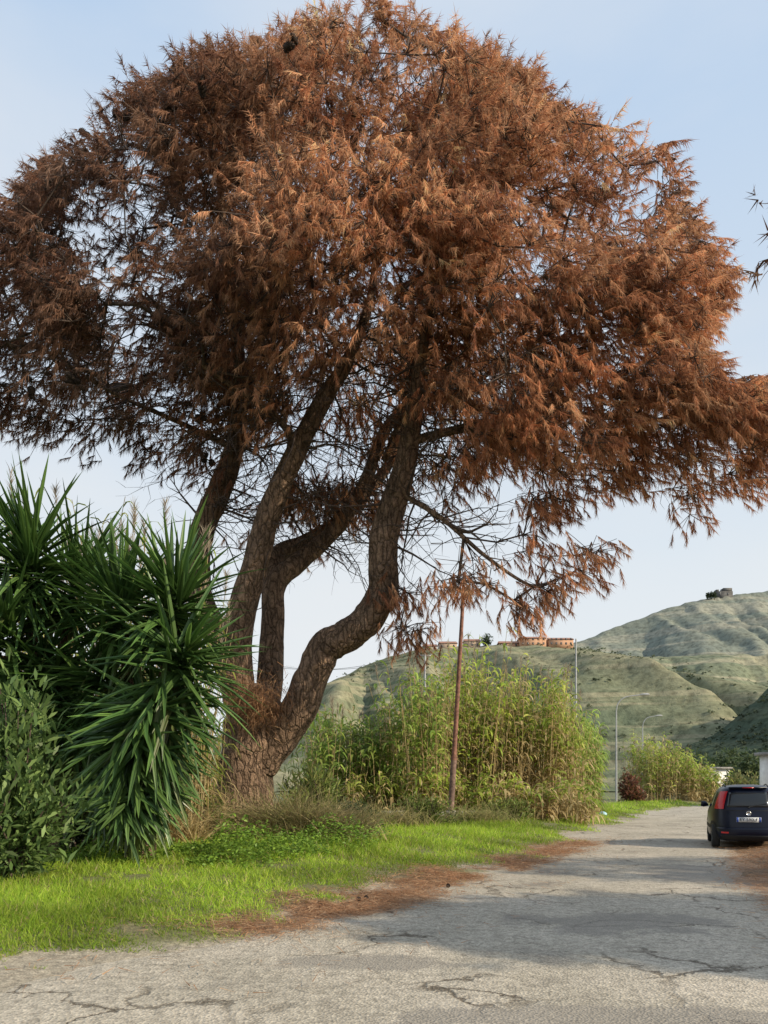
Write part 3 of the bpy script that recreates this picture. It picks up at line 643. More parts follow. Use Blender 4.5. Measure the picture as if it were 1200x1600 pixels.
# ---------------------------------------------------------------- shrubs
def shrub(name, c, rad, n, ll, lw, cols, label, cat='shrub', droop=.5, upright=.4, mat='leaf', nst=26):
    c = np.array(c, float); rad = np.array(rad, float); r = empty(name, tuple(c), label, cat)
    d = rdir(nst); d[:, 2] = np.abs(d[:, 2])+.2; d = nrm(d)
    tips = c+d*rad*[1, 1, 2]*(.75+.3*rng.random((nst, 1)))
    m = MB(); base = c+rng.normal(size=(nst, 3))*rad*[.15, .15, 0]; mid = (base+tips)/2+[0, 0, .1*rad[2]]
    R1 = np.full(nst, .012+.004*rad[0])
    frusta(m, base, mid, R1*1.4, R1, 4); frusta(m, mid, tips, R1, R1*.4, 4); m.build('stems', M['twig'], r)
    k = rng.integers(0, nst, n); t = rng.random(n)**.6
    p = np.where((t < .5)[:, None], base[k]+(mid[k]-base[k])*(t*2)[:, None], mid[k]+(tips[k]-mid[k])*((t-.5)*2)[:, None])
    p = p+rng.normal(size=(n, 3))*rad*.16; p[:, 2] = np.maximum(p[:, 2], c[2]+.03)
    dd = nrm(p-c-[0, 0, rad[2]*.3])*.7+rdir(n)*.8+[0, 0, upright]
    m = MB(); strips(m, p, dd, ll*(.6+.7*rng.random(n)), lw, droop, 2, pick(cols, n, .22), LEAF); m.build('foliage', M[mat], r)
    return r
OL = [(.11, .18, .055), (.155, .235, .07), (.21, .30, .095), (.07, .12, .04)]
b = P(12, 1350, 9.8); shrub('oleander_shrub', (b[0], 9.8, .2), (.95, .8, 1.4), 4200, .18, .05, OL, 'leafy oleander shrub at the left edge in front of the yuccas')
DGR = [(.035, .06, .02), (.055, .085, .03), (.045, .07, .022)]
b = P(550, 1330, 18); shrub('dark_shrub', (b[0], 18, .25), (.8, .6, .5), 2400, .10, .03, [(.06, .09, .035), (.08, .115, .045)], 'small dark green shrub in front of the reeds, right of the pine trunk')
b = P(660, 1300, 24); shrub('weed_bush', (b[0], 24, .2), (1.2, .6, .55), 1900, .15, .045, [(.13, .19, .04), (.18, .24, .05), (.22, .22, .08)], 'pale green weed bush at the foot of the rusty pole')
b = P(300, 1310, 17); shrub('weed_bush', (b[0], 17, .25), (1.2, .8, .75), 2400, .13, .035, [(.14, .22, .045), (.19, .28, .06), (.24, .25, .08)], 'yellow green weeds between the yucca and the pine trunk')
b = P(480, 1300, 22); shrub('leafy_bush', (b[0], 22, .25), (1.2, .7, 1.0), 2800, .24, .055, [(.16, .22, .055), (.22, .28, .07), (.28, .27, .09)], 'light green bush behind the leaning right limb of the pine')
b = P(790, 1295, 27); shrub('weed_bush', (b[0], 27.5, .1), (1.4, .6, .5), 1900, .2, .05, [(.14, .2, .045), (.20, .25, .06), (.26, .25, .09)], 'low weed bush in front of the straw coloured reeds, right of the rusty pole')
b = P(985, 1262, 62); shrub('red_shrub', (b[0], 62, 0), (1.1, 1., 1.5), 2000, .3, .14, [(.22, .085, .055), (.17, .075, .045), (.14, .11, .045)], 'reddish brown shrub under the far street lamps')
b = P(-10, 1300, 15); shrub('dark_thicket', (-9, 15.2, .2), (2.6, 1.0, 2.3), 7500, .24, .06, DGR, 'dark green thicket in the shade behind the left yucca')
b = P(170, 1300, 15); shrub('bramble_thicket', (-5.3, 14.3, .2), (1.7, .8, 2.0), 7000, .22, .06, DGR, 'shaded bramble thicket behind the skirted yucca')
# ---------------------------------------------------------------- reeds
RG = [(.32, .43, .065), (.43, .52, .09), (.52, .54, .13), (.24, .35, .06)]
RD = [(.52, .41, .21), (.60, .49, .27), (.45, .34, .17)]
def reeds(label, pts_n, xf, yf, hf, leafn=13, plume=.1, dryness=.3, green=RG, group=None, lw=.095, ll=.55):
    x = xf(pts_n); y = yf(pts_n, x); n = pts_n
    clump = fbm(x*.8+11, y*.35, 3)
    h = hf(x, y)*(.48+.78*clump)*(.72+.40*rng.random(pts_n))
    base = np.stack([x, y, np.full(n, .02)], 1)
    r = empty('reed_clump', (float(x.mean()), float(y.mean()), 0), label, 'reeds', group)
    lean = rng.normal(size=(n, 2))*.085
    def at(t, k): return base[k]+np.stack([lean[k, 0]*h[k]*t**1.6, lean[k, 1]*h[k]*t**1.6, h[k]*t], 1)
    ks = np.arange(n); m = MB(); S = 4
    cst = pick(RD, n)*.95
    for s in range(S): frusta(m, at(np.full(n, s/S), ks), at(np.full(n, (s+1)/S), ks), np.full(n, .020*(1-s/S*.6)), np.full(n, .020*(1-(s+1)/S*.6)), 3, cst)
    tag(m.build('stems', M['dry'], r), kind='stuff')
    N_ = n*leafn; k = np.repeat(ks, leafn); t = np.clip(.1+.9*rng.random(N_)**.75, 0, 1); p = at(t, k)
    ph = rng.random(N_)*2*math.pi; d = np.stack([np.cos(ph)*.8, np.sin(ph)*.8, .6+.5*t], 1)
    dz = np.clip(dryness*(.1+1.8*fbm(x*.55, y*.2, 3)), 0, 1)
    dry = rng.random(N_) < np.clip(dz[k]*2.2*(1.05-t)**1.2+.03, 0, 1)
    tint = ((.65+.45*rng.random(n))*(.5+1.0*clump))[k][:, None]
    col = pick(green, N_, .16)*tint; col[dry] = pick(RD, int(dry.sum()), .15)
    m = MB(); strips(m, p, d, ll*(.75+.8*rng.random(N_)), lw, 1.5+1.5*rng.random(N_), 4, col, LEAF); tag(m.build('leaves', M['reed'], r), kind='stuff')
    q = np.where(rng.random(n) < plume)[0]
    if len(q):
        K = 46; kk = np.repeat(q, K); top = at(np.full(len(kk), 1.), kk); u = rng.random(len(kk))
        p = top+np.stack([lean[kk, 0]*u*.3, lean[kk, 1]*u*.3, -.1+u*.55], 1); ph = rng.random(len(kk))*6.28
        d = np.stack([np.cos(ph)*.35, np.sin(ph)*.35, np.full(len(kk), .9)], 1)
        m = MB(); strips(m, p, d, .16+.12*rng.random(len(kk)), .016, .6, 2, pick([(.42, .36, .27), (.34, .28, .21)], len(kk)), BLADE); tag(m.build('plumes', M['dry'], r), kind='stuff')
    return r
def topf(px_, py_):
    def f(x, y):
        px = 600+F*x/y; return np.maximum(.8, H+(HZ-np.interp(px, px_, py_))/F*y)
    return f
reeds('tall sunlit reed clump behind the rusty pole, green above and straw below', 580, lambda n: rng.uniform(1.6, 8.6, n), lambda n, x: 31+rng.random(n)*5+.15*x, topf([600, 650, 720, 780, 830, 870, 900, 940], [1085, 1068, 1048, 1048, 1040, 1064, 1110, 1150]), 15, .1, .55)
reeds('shorter green reed clump between the pine trunk and the rusty pole', 360, lambda n: rng.uniform(-3.2, 2.2, n), lambda n, x: 29+rng.random(n)*5, topf([430, 480, 520, 560, 620, 680], [1190, 1150, 1120, 1095, 1080, 1070]), 15, .1, .14, [(.22, .34, .065), (.31, .43, .085), (.41, .48, .11), (.18, .28, .06)])
reeds('low green reed clump at the right end of the reed bed by the road', 240, lambda n: rng.uniform(8.8, 11.4, n), lambda n, x: np.interp(x, [8.8, 11.4], [36, 40])+rng.random(n)*3, topf([850, 900, 930, 960], [1105, 1120, 1145, 1195]), 16, .0, .12, [(.22, .34, .075), (.30, .42, .085), (.36, .45, .11)])
reeds('knee high young reeds along the front of the reed bed', 190, lambda n: rng.uniform(-1.5, 8.2, n), lambda n, x: 28.4+rng.random(n)*1.6+.12*x, lambda x, y: 1.0+2.0*fbm(x*.9, x*0+5, 3), 11, .0, .9)
reeds('reed clump with pale plumes rising behind the yuccas', 110, lambda n: rng.uniform(-7.8, -3.7, n), lambda n, x: 15.2+rng.random(n)*2, topf([0, 100, 200, 300, 360], [815, 775, 745, 745, 860]), 11, .5, .45, lw=.045, ll=.5)
reeds('dry straw coloured reeds left of the pine trunk', 110, lambda n: rng.uniform(-5.2, -3.9, n), lambda n, x: 16.8+rng.random(n)*1.5, topf([200, 280, 330], [980, 1020, 1070]), 11, .0, .7, lw=.045, ll=.5)
reeds('far yellowish reeds lining the road beyond the lamps', 360, lambda n: rng.uniform(22.5, 29.5, n), lambda n, x: 66+rng.random(n)*6, topf([1000, 1030, 1070, 1100], [1160, 1158, 1174, 1200]), 13, .05, .45, lw=.13)
# ---------------------------------------------------------------- grass, weeds, litter
GC = [(.30, .45, .04), (.37, .52, .05), (.22, .37, .035), (.44, .51, .08)]
def grass(n, y0, y1, width, hmul, wmul, name, label, cols=GC):
    y = y0*np.exp(rng.random(n)*math.log(y1/y0)); d = -.6+width(y)*rng.random(n)**1.15; x = XL(y)-d
    lit = litter(x, y); g = fbm(x*1.2+40, y*1.2, 3)
    e = d+edge_noise(x, y)*1.0
    keep = (e > -.03+.4*rng.random(n)**2) & (rng.random(n) > lit*1.5) & (g > .26+.2*rng.random(n)*np.exp(-np.clip(d, 0, 9)))
    x, y, d, g = x[keep], y[keep], d[keep], g[keep]; n = len(x)
    b = np.stack([x, y, np.maximum(vz(x, y), -.01)-.01], 1)
    hh = (.035+.10*rng.random(n)**1.6)*(.2+1.75*g)*(.45+np.clip(d, 0, 2)*.36)*hmul
    dr = np.stack([rng.normal(size=n)*.6, rng.normal(size=n)*.6, np.ones(n)], 1)
    col = pick(cols, n, .15); dry = rng.random(n) < .06; col[dry] = pick(RD, int(dry.sum()))
    col *= np.clip(.15+1.7*fbm(x*.7, y*.7+70, 4), .4, 1.25)[:, None]
    m = MB(); strips(m, b, dr, hh, (.005+.00055*y)*wmul, .9*rng.random(n), 2, col, BLADE)
    tag(m.build(name, M['grass']), label, 'grass', kind='stuff')
grass(160000, 4.6, 14, lambda y: .75*y+XL(y)+1.2, 1., 1.05, 'grass', 'bright green grass on the verge in the left foreground')
grass(60000, 14, 26, lambda y: np.minimum(9, .5*y+XL(y)), 1.4, 1.1, 'grass', 'green grass around the foot of the pine and the rusty pole')
grass(26000, 24, 64, lambda y: 5+0*y, 1.8, 1.2, 'grass', 'strip of grass along the road beside the reed bed')
n = 20000; y = rng.uniform(11.5, 16, n); x = XL(y)-(2.6+rng.random(n)*6); g = fbm(x*.9+3, y*.9, 4); k = (g > .47) & (x > -.55*y); x, y, g = x[k], y[k], g[k]; n = len(x)
b = np.stack([x, y, vz(x, y)+.03+1.1*(g-.46)*rng.random(n)*2], 1)
m = MB(); strips(m, b, rdir(n)*[1, 1, .4]+[0, 0, .3], .05+.05*rng.random(n), .04, .8, 2, pick([(.19, .32, .045), (.26, .40, .055), (.15, .25, .045)], n), LEAF)
tag(m.build('ground_cover', M['leaf']), 'low broad leaved weeds between the grass and the yuccas', 'weeds', kind='stuff')
def tussock(px, py, Y, n, hh, sp, label, cols=RD):
    c = P(px, py, Y); c[2] = vz(c[0], Y); b = c+rng.normal(size=(n, 3))*[sp, sp*.6, 0]
    d = rdir(n)*[.7, .7, .2]+[0, 0, .9]; m = MB(); strips(m, b, d, hh*(.4+.8*rng.random(n)), .024, .9, 4, pick(cols, n), BLADE)
    tag(m.build('grass_tussock', M['dry']), label, 'dry grass')
TC = [(.34, .27, .145), (.43, .35, .20), (.25, .23, .11), (.24, .26, .09)]
tussock(452, 1310, 16.8, 2100, 1.45, .42, 'tallest dry grass tussock at the right foot of the pine trunk', TC)
tussock(520, 1310, 17.0, 1500, 1.1, .4, 'dry grass tussock between the pine trunk and the small dark shrub', TC)
tussock(400, 1320, 16.2, 900, .8, .35, 'low dry tussock directly in front of the pine trunk', TC)
tussock(255, 1310, 15.5, 800, 1.3, .4, 'straw coloured grass tussock beside the yucca skirt')
tussock(600, 1300, 23, 900, .9, .6, 'dry tussock in front of the low wall', [(.36, .31, .14), (.26, .27, .10), (.42, .35, .18)])
tussock(745, 1292, 26, 800, .9, .6, 'pale dry tussock right of the rusty pole', [(.36, .33, .14), (.26, .29, .10), (.42, .35, .18)])
tussock(330, 1300, 17.2, 900, 1.2, .32, 'dry tussock at the left foot of the pine trunk')
def fallen(n, fx, fn, zf, name, label):
    y = 5.5*np.exp(rng.random(n)*math.log(24/5.5)); x = fx(y, n); l = fn(x, y); k = rng.random(n) < l**1.2*1.1+.008; x, y = x[k], y[k]; n = len(x)
    b = np.stack([x, y, np.maximum(zf(x, y), .012)+.012+.03*rng.random(n)], 1); ph = rng.random(n)*6.28
    d = np.stack([np.cos(ph), np.sin(ph), .15*rng.normal(size=n)], 1)
    m = MB(); strips(m, b, d, .10+.12*rng.random(n), .006+.0003*y, .1, 1, pick([(.44, .24, .13), (.33, .175, .095), (.54, .36, .22)], n), BLADE, side=np.stack([-d[:, 1], d[:, 0], .3*rng.normal(size=n)], 1))
    tag(m.build(name, M['dry']), label, 'pine needles', kind='stuff')
fallen(90000, lambda y, n: XL(y)+rng.uniform(-1.6, 2.4, n), litter, vz, 'needle_litter', 'rust brown fallen needles along the left road edge')
fallen(26000, lambda y, n: XR(y)+rng.uniform(-.9, 2, n), litter_r, vzr, 'needle_litter', 'rust brown fallen needles on the right verge before the car')
for px, py in ((560, 1409), (572, 1407), (498, 1418), (700, 1388)):
    Y = 1800/(py-HZ); p = P(px, py, Y); o = bpy.data.objects.new('pine_cone', cone_me); C.objects.link(o); o.location = (p[0], Y, .04); o.rotation_euler = (1.4, 0, px); o.scale = (.33, .33, .33)
    tag(o, 'dark pine cone lying in the fallen needles at the left road edge', 'pine cone', 'fallen pine cones at the road edge')
# ---------------------------------------------------------------- poles, lamps, wires
b = P(703, 1294, 28); t = P(726, 893, 28)
r = empty('lamp_pole', (b[0], 28, .1), 'tall leaning rusty pole in front of the reeds, its top in the pine branches', 'pole')
b[2] = .05; ax = t-b
m = MB(); tube(m, [b, b+ax*.27], [.115, .11], 14); m.build('sleeve', M['rustgrey'], r, True)
m = MB(); tube(m, [b+ax*.255, b+ax*.6, b+ax*.985], [.092, .082, .06], 14); m.build('shaft', M['rust'], r, True)
m = MB(); tube(m, [b+ax*.262, b+ax*.275], [.122, .122], 14); m.build('collar', M['rust'], r, True)
m = MB(); tube(m, [b+ax*.985, b+ax*.99, b+ax], [.07, .075, .03], 12); m.build('cap', M['rust'], r, True)
def street_lamp(px, Y, ytop, arm_px, label):
    b = P(px, 1250, Y); b[2] = 0; top = P(px, ytop, Y)[2]; e = P(px+arm_px, ytop-4, Y); hgt = top
    r = empty('street_lamp', (b[0], Y, 0), label, 'street lamp', 'curved arm lamps along the far road')
    m = MB(); tube(m, [b, b+[0, 0, hgt*.5], b+[0, 0, hgt*.86]], [.075, .06, .045], 10); m.build('post', M['galv'], r, True)
    s = b+[0, 0, hgt*.855]; dx = e[0]-b[0]
    cp = catmull([s, s+[dx*.06, 0, hgt*.07], s+[dx*.3, 0, hgt*.125], s+[dx*.85, 0, hgt*.148]], 6)
    m = MB(); tube(m, cp, .036, 8); m.build('arm', M['galv'], r, True)
    q = cp[-1]; m = MB(); tube(m, [q+[-.1, 0, .0], q+[.12, 0, .02], q+[.45, 0, .03], q+[.6, 0, .02]], [.04, .08, .09, .03], 10); m.build('lamp_head', M['lampgrey'], r, True)
street_lamp(963, 56, 1086, 46, 'nearer curved arm street lamp rising above the right end of the reeds')
street_lamp(1004, 74, 1119, 25, 'farther curved arm street lamp above the red shrub')
def upole(px, Y, ytop, label, rad=.11, arm=True):
    b = P(px, 1250, Y); z = P(px, ytop, Y)[2]; r = empty('utility_pole', (b[0], Y, 0), label, 'utility pole')
    m = MB(); tube(m, [(b[0], Y, 0), (b[0], Y, z*.5), (b[0], Y, z)], [rad*1.3, rad, rad*.75], 10); m.build('shaft', M['galv'], r, True)
    m = MB(); tube(m, [(b[0], Y, z+.002), (b[0], Y, z+.05), (b[0], Y, z+.1)], [rad*.9, rad*.8, rad*.2], 10); m.build('cap', M['lampgrey'], r, True)
    if arm:
        m = MB(); m.box((b[0]-.5, Y-.04, z-.5), (b[0]+.5, Y+.04, z-.4)); m.build('crossbar', M['galv'], r)
        for s in (-.42, .42):
            m = MB(); tube(m, [(b[0]+s, Y, z-.4), (b[0]+s, Y, z-.33), (b[0]+s, Y, z-.22)], [.05, .06, .03], 8); m.build('insulator', M['lampgrey'], r, True)
    return np.array([b[0], Y, z-.22])
u1 = upole(900, 48, 1000, 'tall thin grey utility pole behind the right end of the reeds', .06, False)
u2 = upole(664, 52, 1014, 'pale utility pole top showing over the reeds left of the rusty pole', .08)
u0 = P(380, 1030, 60)
for s in (-.42, .42):
    t = np.linspace(0, 1, 20)[:, None]; p = (u2+[s, 0, 0])*(1-t)+(u0+[s, 0, 0])*t; p[:, 2] -= 1.0*4*(t*(1-t))[:, 0]
    m = MB(); tube(m, p, .014, 5); tag(m.build('overhead_cable', M['cable']), 'thin overhead cable running left from the pale utility pole, %s of the pair' % ('left' if s < 0 else 'right'), 'cable')
a = P(596, 1290, 27.5); m = MB(); x0 = a[0]
while x0 < P(745, 1290, 27.5)[0]:
    wd = .35+.2*rng.random()
    for row in range(2):
        h0 = .12+.27*row; jx = .02*rng.normal(); m.box((x0+.008, 27.5+jx, h0), (x0+wd, 27.8+jx, h0+.26+.01*rng.normal()))
    x0 += wd
tag(m.build('low_wall', M['concrete']), 'low grey block wall half hidden by weeds at the foot of the reeds', 'wall')
p = P(942, 1278, 37); bm = bmesh.new(); bmesh.ops.create_icosphere(bm, subdivisions=3, radius=.2)
for v in bm.verts: v.co *= 1+.35*(float(fbm(v.co.x*9+4, v.co.y*9+v.co.z*5, 3))-.5); v.co.z *= .8
me = bpy.data.meshes.new('rubbish_bag'); bm.to_mesh(me); bm.free(); me.materials.append(plain('pale_blue_plastic', (.35, .55, .62), .4)); o = bpy.data.objects.new('rubbish_bag', me); C.objects.link(o); o.location = (p[0], 37, .17)
tag(o, 'pale blue rubbish bag lying on the grass at the road edge below the reeds', 'bag')
def lowbuild(name, px0, px1, Y, d, h, label, nw):
    p0 = P(px0, 1230, Y); p1 = P(px1, 1230, Y)
    r = empty(name, (p0[0], Y, 0), label, 'building')
    m = MB(); m.box((p0[0], Y, 0), (p1[0], Y+d, h)); m.build('wall', M['white'], r)
    m = MB(); m.box((p0[0]-.3, Y-.3, h+.003), (p1[0]+.3, Y+d+.3, h+.25)); m.build('roof', M['concrete'], r)
    for k in range(nw):
        m = MB(); xx = p0[0]+1.0+k*2.2; m.box((xx, Y-.05, 1.3), (xx+.9, Y+.02, 2.5)); m.build('window', M['glassdark'], r)
lowbuild('white_building', 1096, 1140, 105, 3, 4.0, 'low white building at the far end of the road behind the car', 1)
lowbuild('pale_outbuilding', 1196, 1290, 58, .9, 3.9, 'pale outbuilding at the right edge behind the parked car', 2)
for k, (px, Y, h_, rd, lab) in enumerate([(1075, 100, 5.5, 2.6, 'round dark tree left of the white building'), (1135, 122, 7, 3.4, 'tree rising behind the white building'), (1168, 95, 5.2, 2.6, 'dark green tree above the roof of the parked car'), (1040, 110, 5.6, 2.6, 'farthest dark tree over the yellow reeds')]):
    b = P(px, 1240, Y); b[2] = 0; simple_tree('roadside_tree', b, h_, rd, [(.06, .095, .04), (.085, .12, .05), (.12, .15, .06)], lab, 1400, .5)
b = P(1160, 1262, 70); shrub('verge_shrub', (b[0], 70, 0), (2.2, 1.2, 1.5), 1800, .35, .14, [(.15, .2, .06), (.23, .24, .09), (.28, .25, .11)], 'yellow green verge shrub just left of the parked car roof')
# ---------------------------------------------------------------- parked car
M['paint'] = plain('dark_blue_paint', (.005, .008, .022), .3, noise=.05, scale=3, spec=.3)
M['trim'] = plain('black_trim', (.014, .014, .015), .6, noise=.1, spec=.3)
M['tyre'] = plain('tyre_rubber', (.02, .02, .02), .85, noise=.2)
M['rim'] = plain('rim_metal', (.30, .30, .31), .35, .7, noise=.05)
M['cglass'] = plain('car_glass', (.02, .023, .026), .05, noise=.02)
M['red'] = plain('red_lens', (.50, .022, .027), .2, noise=.05)
M['plate'] = plain('plate_white', (.62, .64, .66), .5, noise=.03)
M['pblue'] = plain('plate_blue', (.02, .07, .35), .5, noise=.03)
M['chrome'] = plain('chrome', (.5, .5, .5), .2, .9, noise=.03)
rc = P(1170, 1327, 18.4)
car = empty('parked_car', (rc[0], 18.4, 0.0), 'dark blue hatchback parked at the right road edge, seen from behind', 'car', None, -math.radians(20.5))
zs_ = [.20, .28, .40, .55, .70, .85, .93, 1.0, 1.10, 1.25, 1.38, 1.46, 1.51, 1.55, 1.57]
rear = [.10, .04, .0, .0, .02, .05, .06, .08, .11, .17, .23, .29, .38, .58, .95]
front = [3.50, 3.58, 3.64, 3.65, 3.62, 3.50, 3.30, 2.95, 2.72, 2.48, 2.28, 2.12, 1.98, 1.8, 1.55]
hwid = [.73, .79, .815, .82, .82, .815, .80, .785, .76, .71, .655, .60, .53, .40, .2]
fz = lambda z, a: np.interp(z, zs_, a)
EX = 3.8
def rear_y(x, z):
    c = (fz(z, rear)+fz(z, front))/2; hl = (fz(z, front)-fz(z, rear))/2; return c-hl*np.clip(1-np.abs(x/fz(z, hwid))**EX, 0, 1)**(1/EX)
def side_x(y, z):
    c = (fz(z, rear)+fz(z, front))/2; hl = (fz(z, front)-fz(z, rear))/2; return fz(z, hwid)*np.clip(1-np.abs((y-c)/hl)**EX, 0, 1)**(1/EX)
def ringpt(a_, z, off=0.):
    c = np.cos(a_); s = np.sin(a_); x = np.sign(c)*np.abs(c)**(2/EX); y = np.sign(s)*np.abs(s)**(2/EX)
    return np.stack([x*(fz(z, hwid)+off), (fz(z, rear)+fz(z, front))/2+y*((fz(z, front)-fz(z, rear))/2+off), z+0*x], -1)
zz = np.interp(np.linspace(0, 1, 48), np.linspace(0, 1, len(zs_)), zs_); an = np.arange(96)/96*2*math.pi
v = np.array([ringpt(an, np.full(96, z)) for z in zz])
i = np.arange(47)[:, None]*96; j = np.arange(96)[None]
m = MB(); m.add(v.reshape(-1, 3), np.stack([i+j, i+(j+1) % 96, i+96+(j+1) % 96, i+96+j], -1).reshape(-1, 4))
m.add(np.vstack([v[-1], [[0, 1.22, 1.572]]]), [(a_, (a_+1) % 96, 96) for a_ in range(96)]); m.add(np.vstack([v[0], [[0, 1.8, .2]]]), [((a_+1) % 96, a_, 96) for a_ in range(96)])
body = m.build('body', M['paint'], car, True, True)
def gpatch(name, pts, mat, par=car):
    nz, nx = pts.shape[:2]; i = np.arange(nz-1)[:, None]*nx; j = np.arange(nx-1)[None]
    m = MB(); m.add(pts.reshape(-1, 3), np.stack([i+j, i+j+1, i+nx+j+1, i+nx+j], -1).reshape(-1, 4)); return m.build(name, mat, par, True, True)
def rpatch(name, x0, x1, z0, z1, mat, off=.008, par=car, nx=14, nz=8, taper=0.):
    x = np.linspace(x0, x1, nx); z = np.linspace(z0, z1, nz); X_, Z_ = np.meshgrid(x, z); xm = (x0+x1)/2
    X_ = xm+(X_-xm)*(1-taper*(Z_-z0)/(z1-z0)); Y_ = rear_y(X_, Z_)
    fr = np.stack([X_, Y_-off, Z_], -1).reshape(-1, 3); bk = np.stack([X_, Y_+.012, Z_], -1).reshape(-1, 3)
    i = np.arange(nz-1)[:, None]*nx; j = np.arange(nx-1)[None]; f = np.stack([i+j, i+j+1, i+nx+j+1, i+nx+j], -1).reshape(-1, 4)
    ed = np.concatenate([np.arange(nx), np.arange(1, nz)*nx+nx-1, (nz-1)*nx+np.arange(nx-2, -1, -1), np.arange(nz-2, 0, -1)*nx]); n_ = len(fr)
    m = MB(); m.add(np.vstack([fr, bk]), np.vstack([f, np.stack([ed, ed+n_, np.roll(ed, -1)+n_, np.roll(ed, -1)], 1)])); return m.build(name, mat, par, False, True)
def spatch(name, y0, y1, z0, z1, sgn, mat, off=.008, slant=0.):
    y = np.linspace(y0, y1, 12); z = np.linspace(z0, z1, 8); Y_, Z_ = np.meshgrid(y, z); Y_ = Y_+slant*(Z_-z0)*((Y_-y0)/(y1-y0))
    return gpatch(name, np.stack([sgn*(side_x(Y_, Z_)+off), Y_, Z_], -1), mat)
rpatch('rear_window', -.47, .47, 1.02, 1.37, M['cglass'], .008, taper=.1)
rpatch('tailgate_seam', -.58, .58, .93, .945, M['trim'], .004)
rpatch('bumper', -.70, .70, .24, .52, M['paint'], .05, nx=24); rpatch('lower_trim', -.6, .6, .22, .34, M['trim'], .065)
for sg in (-1, 1):
    aa = np.linspace(math.radians(-62), math.radians(-33), 12)
    if sg < 0: aa = -math.pi-aa
    Ag, Zg = np.meshgrid(aa, np.linspace(.97, 1.40, 9)); gpatch('tail_light', ringpt(Ag, Zg, .02), M['red'])
    rpatch('reflector', sg*.52-.08, sg*.52+.08, .38, .42, M['red'], .058)
    spatch('side_window', .72, 1.42, 1.02, 1.37, sg, M['cglass']); spatch('side_window', 1.50, 2.25, 1.02, 1.37, sg, M['cglass'], slant=-.35)
    spatch('side_trim', .95, 2.6, .48, .56, sg, M['trim'], .014)
    m = MB(); tube(m, [(sg*.80, 2.35, 1.02), (sg*.90, 2.33, 1.05), (sg*.98, 2.33, 1.06)], [.03, .085, .07], 10); m.build('wing_mirror', M['paint'], car, True, True)
    m = MB(); tube(m, [(sg*.48, .6, 1.52), (sg*.49, 1.2, 1.575), (sg*.48, 1.8, 1.53)], .014, 8); m.build('roof_rail', M['trim'], car, True, True)
    for yy in (.62, 2.88):
        xx = sg*.70
        m = MB(); ph = np.arange(28)/28*2*math.pi
        prof = [(-.09, .19), (-.09, .27), (-.06, .295), (.06, .295), (.09, .27), (.09, .19)]
        vv = np.array([[(xx+a_, yy+math.cos(p_)*r_, .295+math.sin(p_)*r_) for p_ in ph] for a_, r_ in prof]); i = np.arange(5)[:, None]*28; j = np.arange(28)[None]
        m.add(vv.reshape(-1, 3), np.stack([i+j, i+(j+1) % 28, i+28+(j+1) % 28, i+28+j], -1).reshape(-1, 4)); wh = m.build('wheel', M['tyre'], car, True, True)
        m = MB(); vv = np.array([[(xx+sg*a_, yy+math.cos(p_)*r_, .295+math.sin(p_)*r_) for p_ in ph] for a_, r_ in [(.085, .195), (.06, .17), (.075, .06), (.08, .003)]]); i = np.arange(3)[:, None]*28
        m.add(vv.reshape(-1, 3), np.stack([i+j, i+(j+1) % 28, i+28+(j+1) % 28, i+28+j], -1).reshape(-1, 4)); m.build('rim', M['rim'], wh, True, True)
        t_ = np.linspace(-.25, math.pi+.25, 20); o1 = [(sg*(float(side_x(yy+math.cos(a_)*.37, max(.22, .3+math.sin(a_)*.37)))+.012), yy+math.cos(a_)*.37, .3+math.sin(a_)*.37) for a_ in t_]; o2 = [(sg*(float(side_x(yy+math.cos(a_)*.30, .5))+.010), yy+math.cos(a_)*.30, .3+math.sin(a_)*.30) for a_ in t_]
        m = MB(); m.add(o1+o2, [(a_, a_+1, a_+21, a_+20) for a_ in range(19)]); m.build('wheel_arch', M['trim'], car, True, True)
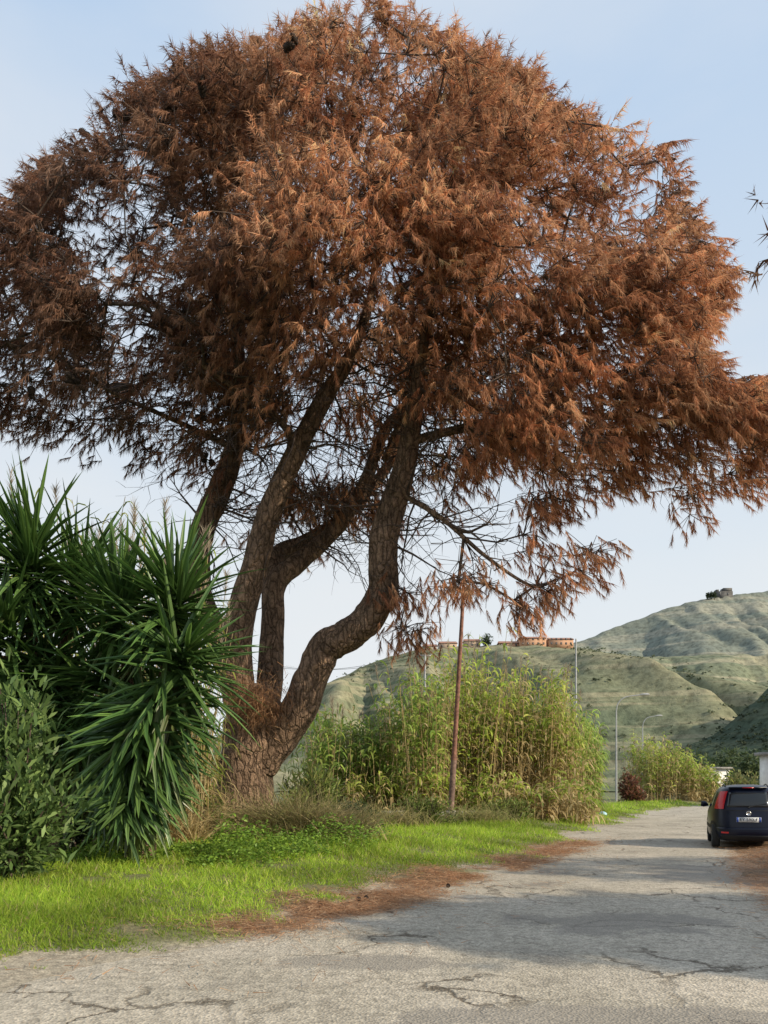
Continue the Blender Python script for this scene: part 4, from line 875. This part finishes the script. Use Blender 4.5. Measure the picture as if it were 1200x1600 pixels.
m = MB(); m.box((-.42, .22, 1.475), (.42, .45, 1.503)); m.build('roof_spoiler', M['paint'], car, False, True)
m = MB(); m.box((-.13, .205, 1.478), (.13, .219, 1.497)); m.build('brake_light', M['red'], car, False, True)
m = MB(); y0 = float(rear_y(0, 1.03)); tube(m, [(0, y0-.03, 1.0), (.02, y0-.01, 1.03), (.38, float(rear_y(.38, 1.12))-.025, 1.10)], [.022, .014, .008], 8); m.build('wiper', M['trim'], car, True, True)
y0 = float(rear_y(0, .72))-.03
m = MB(); m.box((-.27, y0, .66), (.27, y0+.045, .775)); pl = m.build('licence_plate', M['plate'], car, False, True)
for sx_ in (-1, 1):
    m = MB(); a_, b_ = sorted((sx_*.268, sx_*.225)); m.box((a_, y0-.003, .662), (b_, y0+.01, .773)); m.build('plate_band', M['pblue'], pl, False, True)
def text(body_, size, loc, mat, par, nm):
    cu = bpy.data.curves.new('txt', 'FONT'); cu.body = body_; cu.size = size; cu.align_x = 'CENTER'; cu.align_y = 'CENTER'; cu.extrude = .002
    ob = bpy.data.objects.new('txt', cu); C.objects.link(ob); bpy.context.view_layer.update()
    me = bpy.data.meshes.new_from_object(ob.evaluated_get(bpy.context.evaluated_depsgraph_get())); bpy.data.objects.remove(ob)
    me.materials.clear(); me.materials.append(mat); o = bpy.data.objects.new(nm, me); C.objects.link(o); o.parent = par; o.location = loc; o.rotation_euler = (math.radians(90), 0, 0); return o
text('EY 590LF', .105, (0, y0-.004, .717), M['trim'], pl, 'plate_text')
ye = float(rear_y(0, .88))
m = MB(); ph = np.arange(24)/24*2*math.pi; ring = [[(math.cos(p_)*r_, ye-d_, .87+math.sin(p_)*r_) for p_ in ph] for r_, d_ in ((.062, .0), (.058, .025), (.045, .03), (.044, .024), (.001, .026))]; i = np.arange(4)[:, None]*24; j = np.arange(24)[None]
m.add(np.array(ring).reshape(-1, 3), np.stack([i+j, i+(j+1) % 24, i+24+(j+1) % 24, i+24+j], -1).reshape(-1, 4)); em = m.build('emblem', M['chrome'], car, True, True)
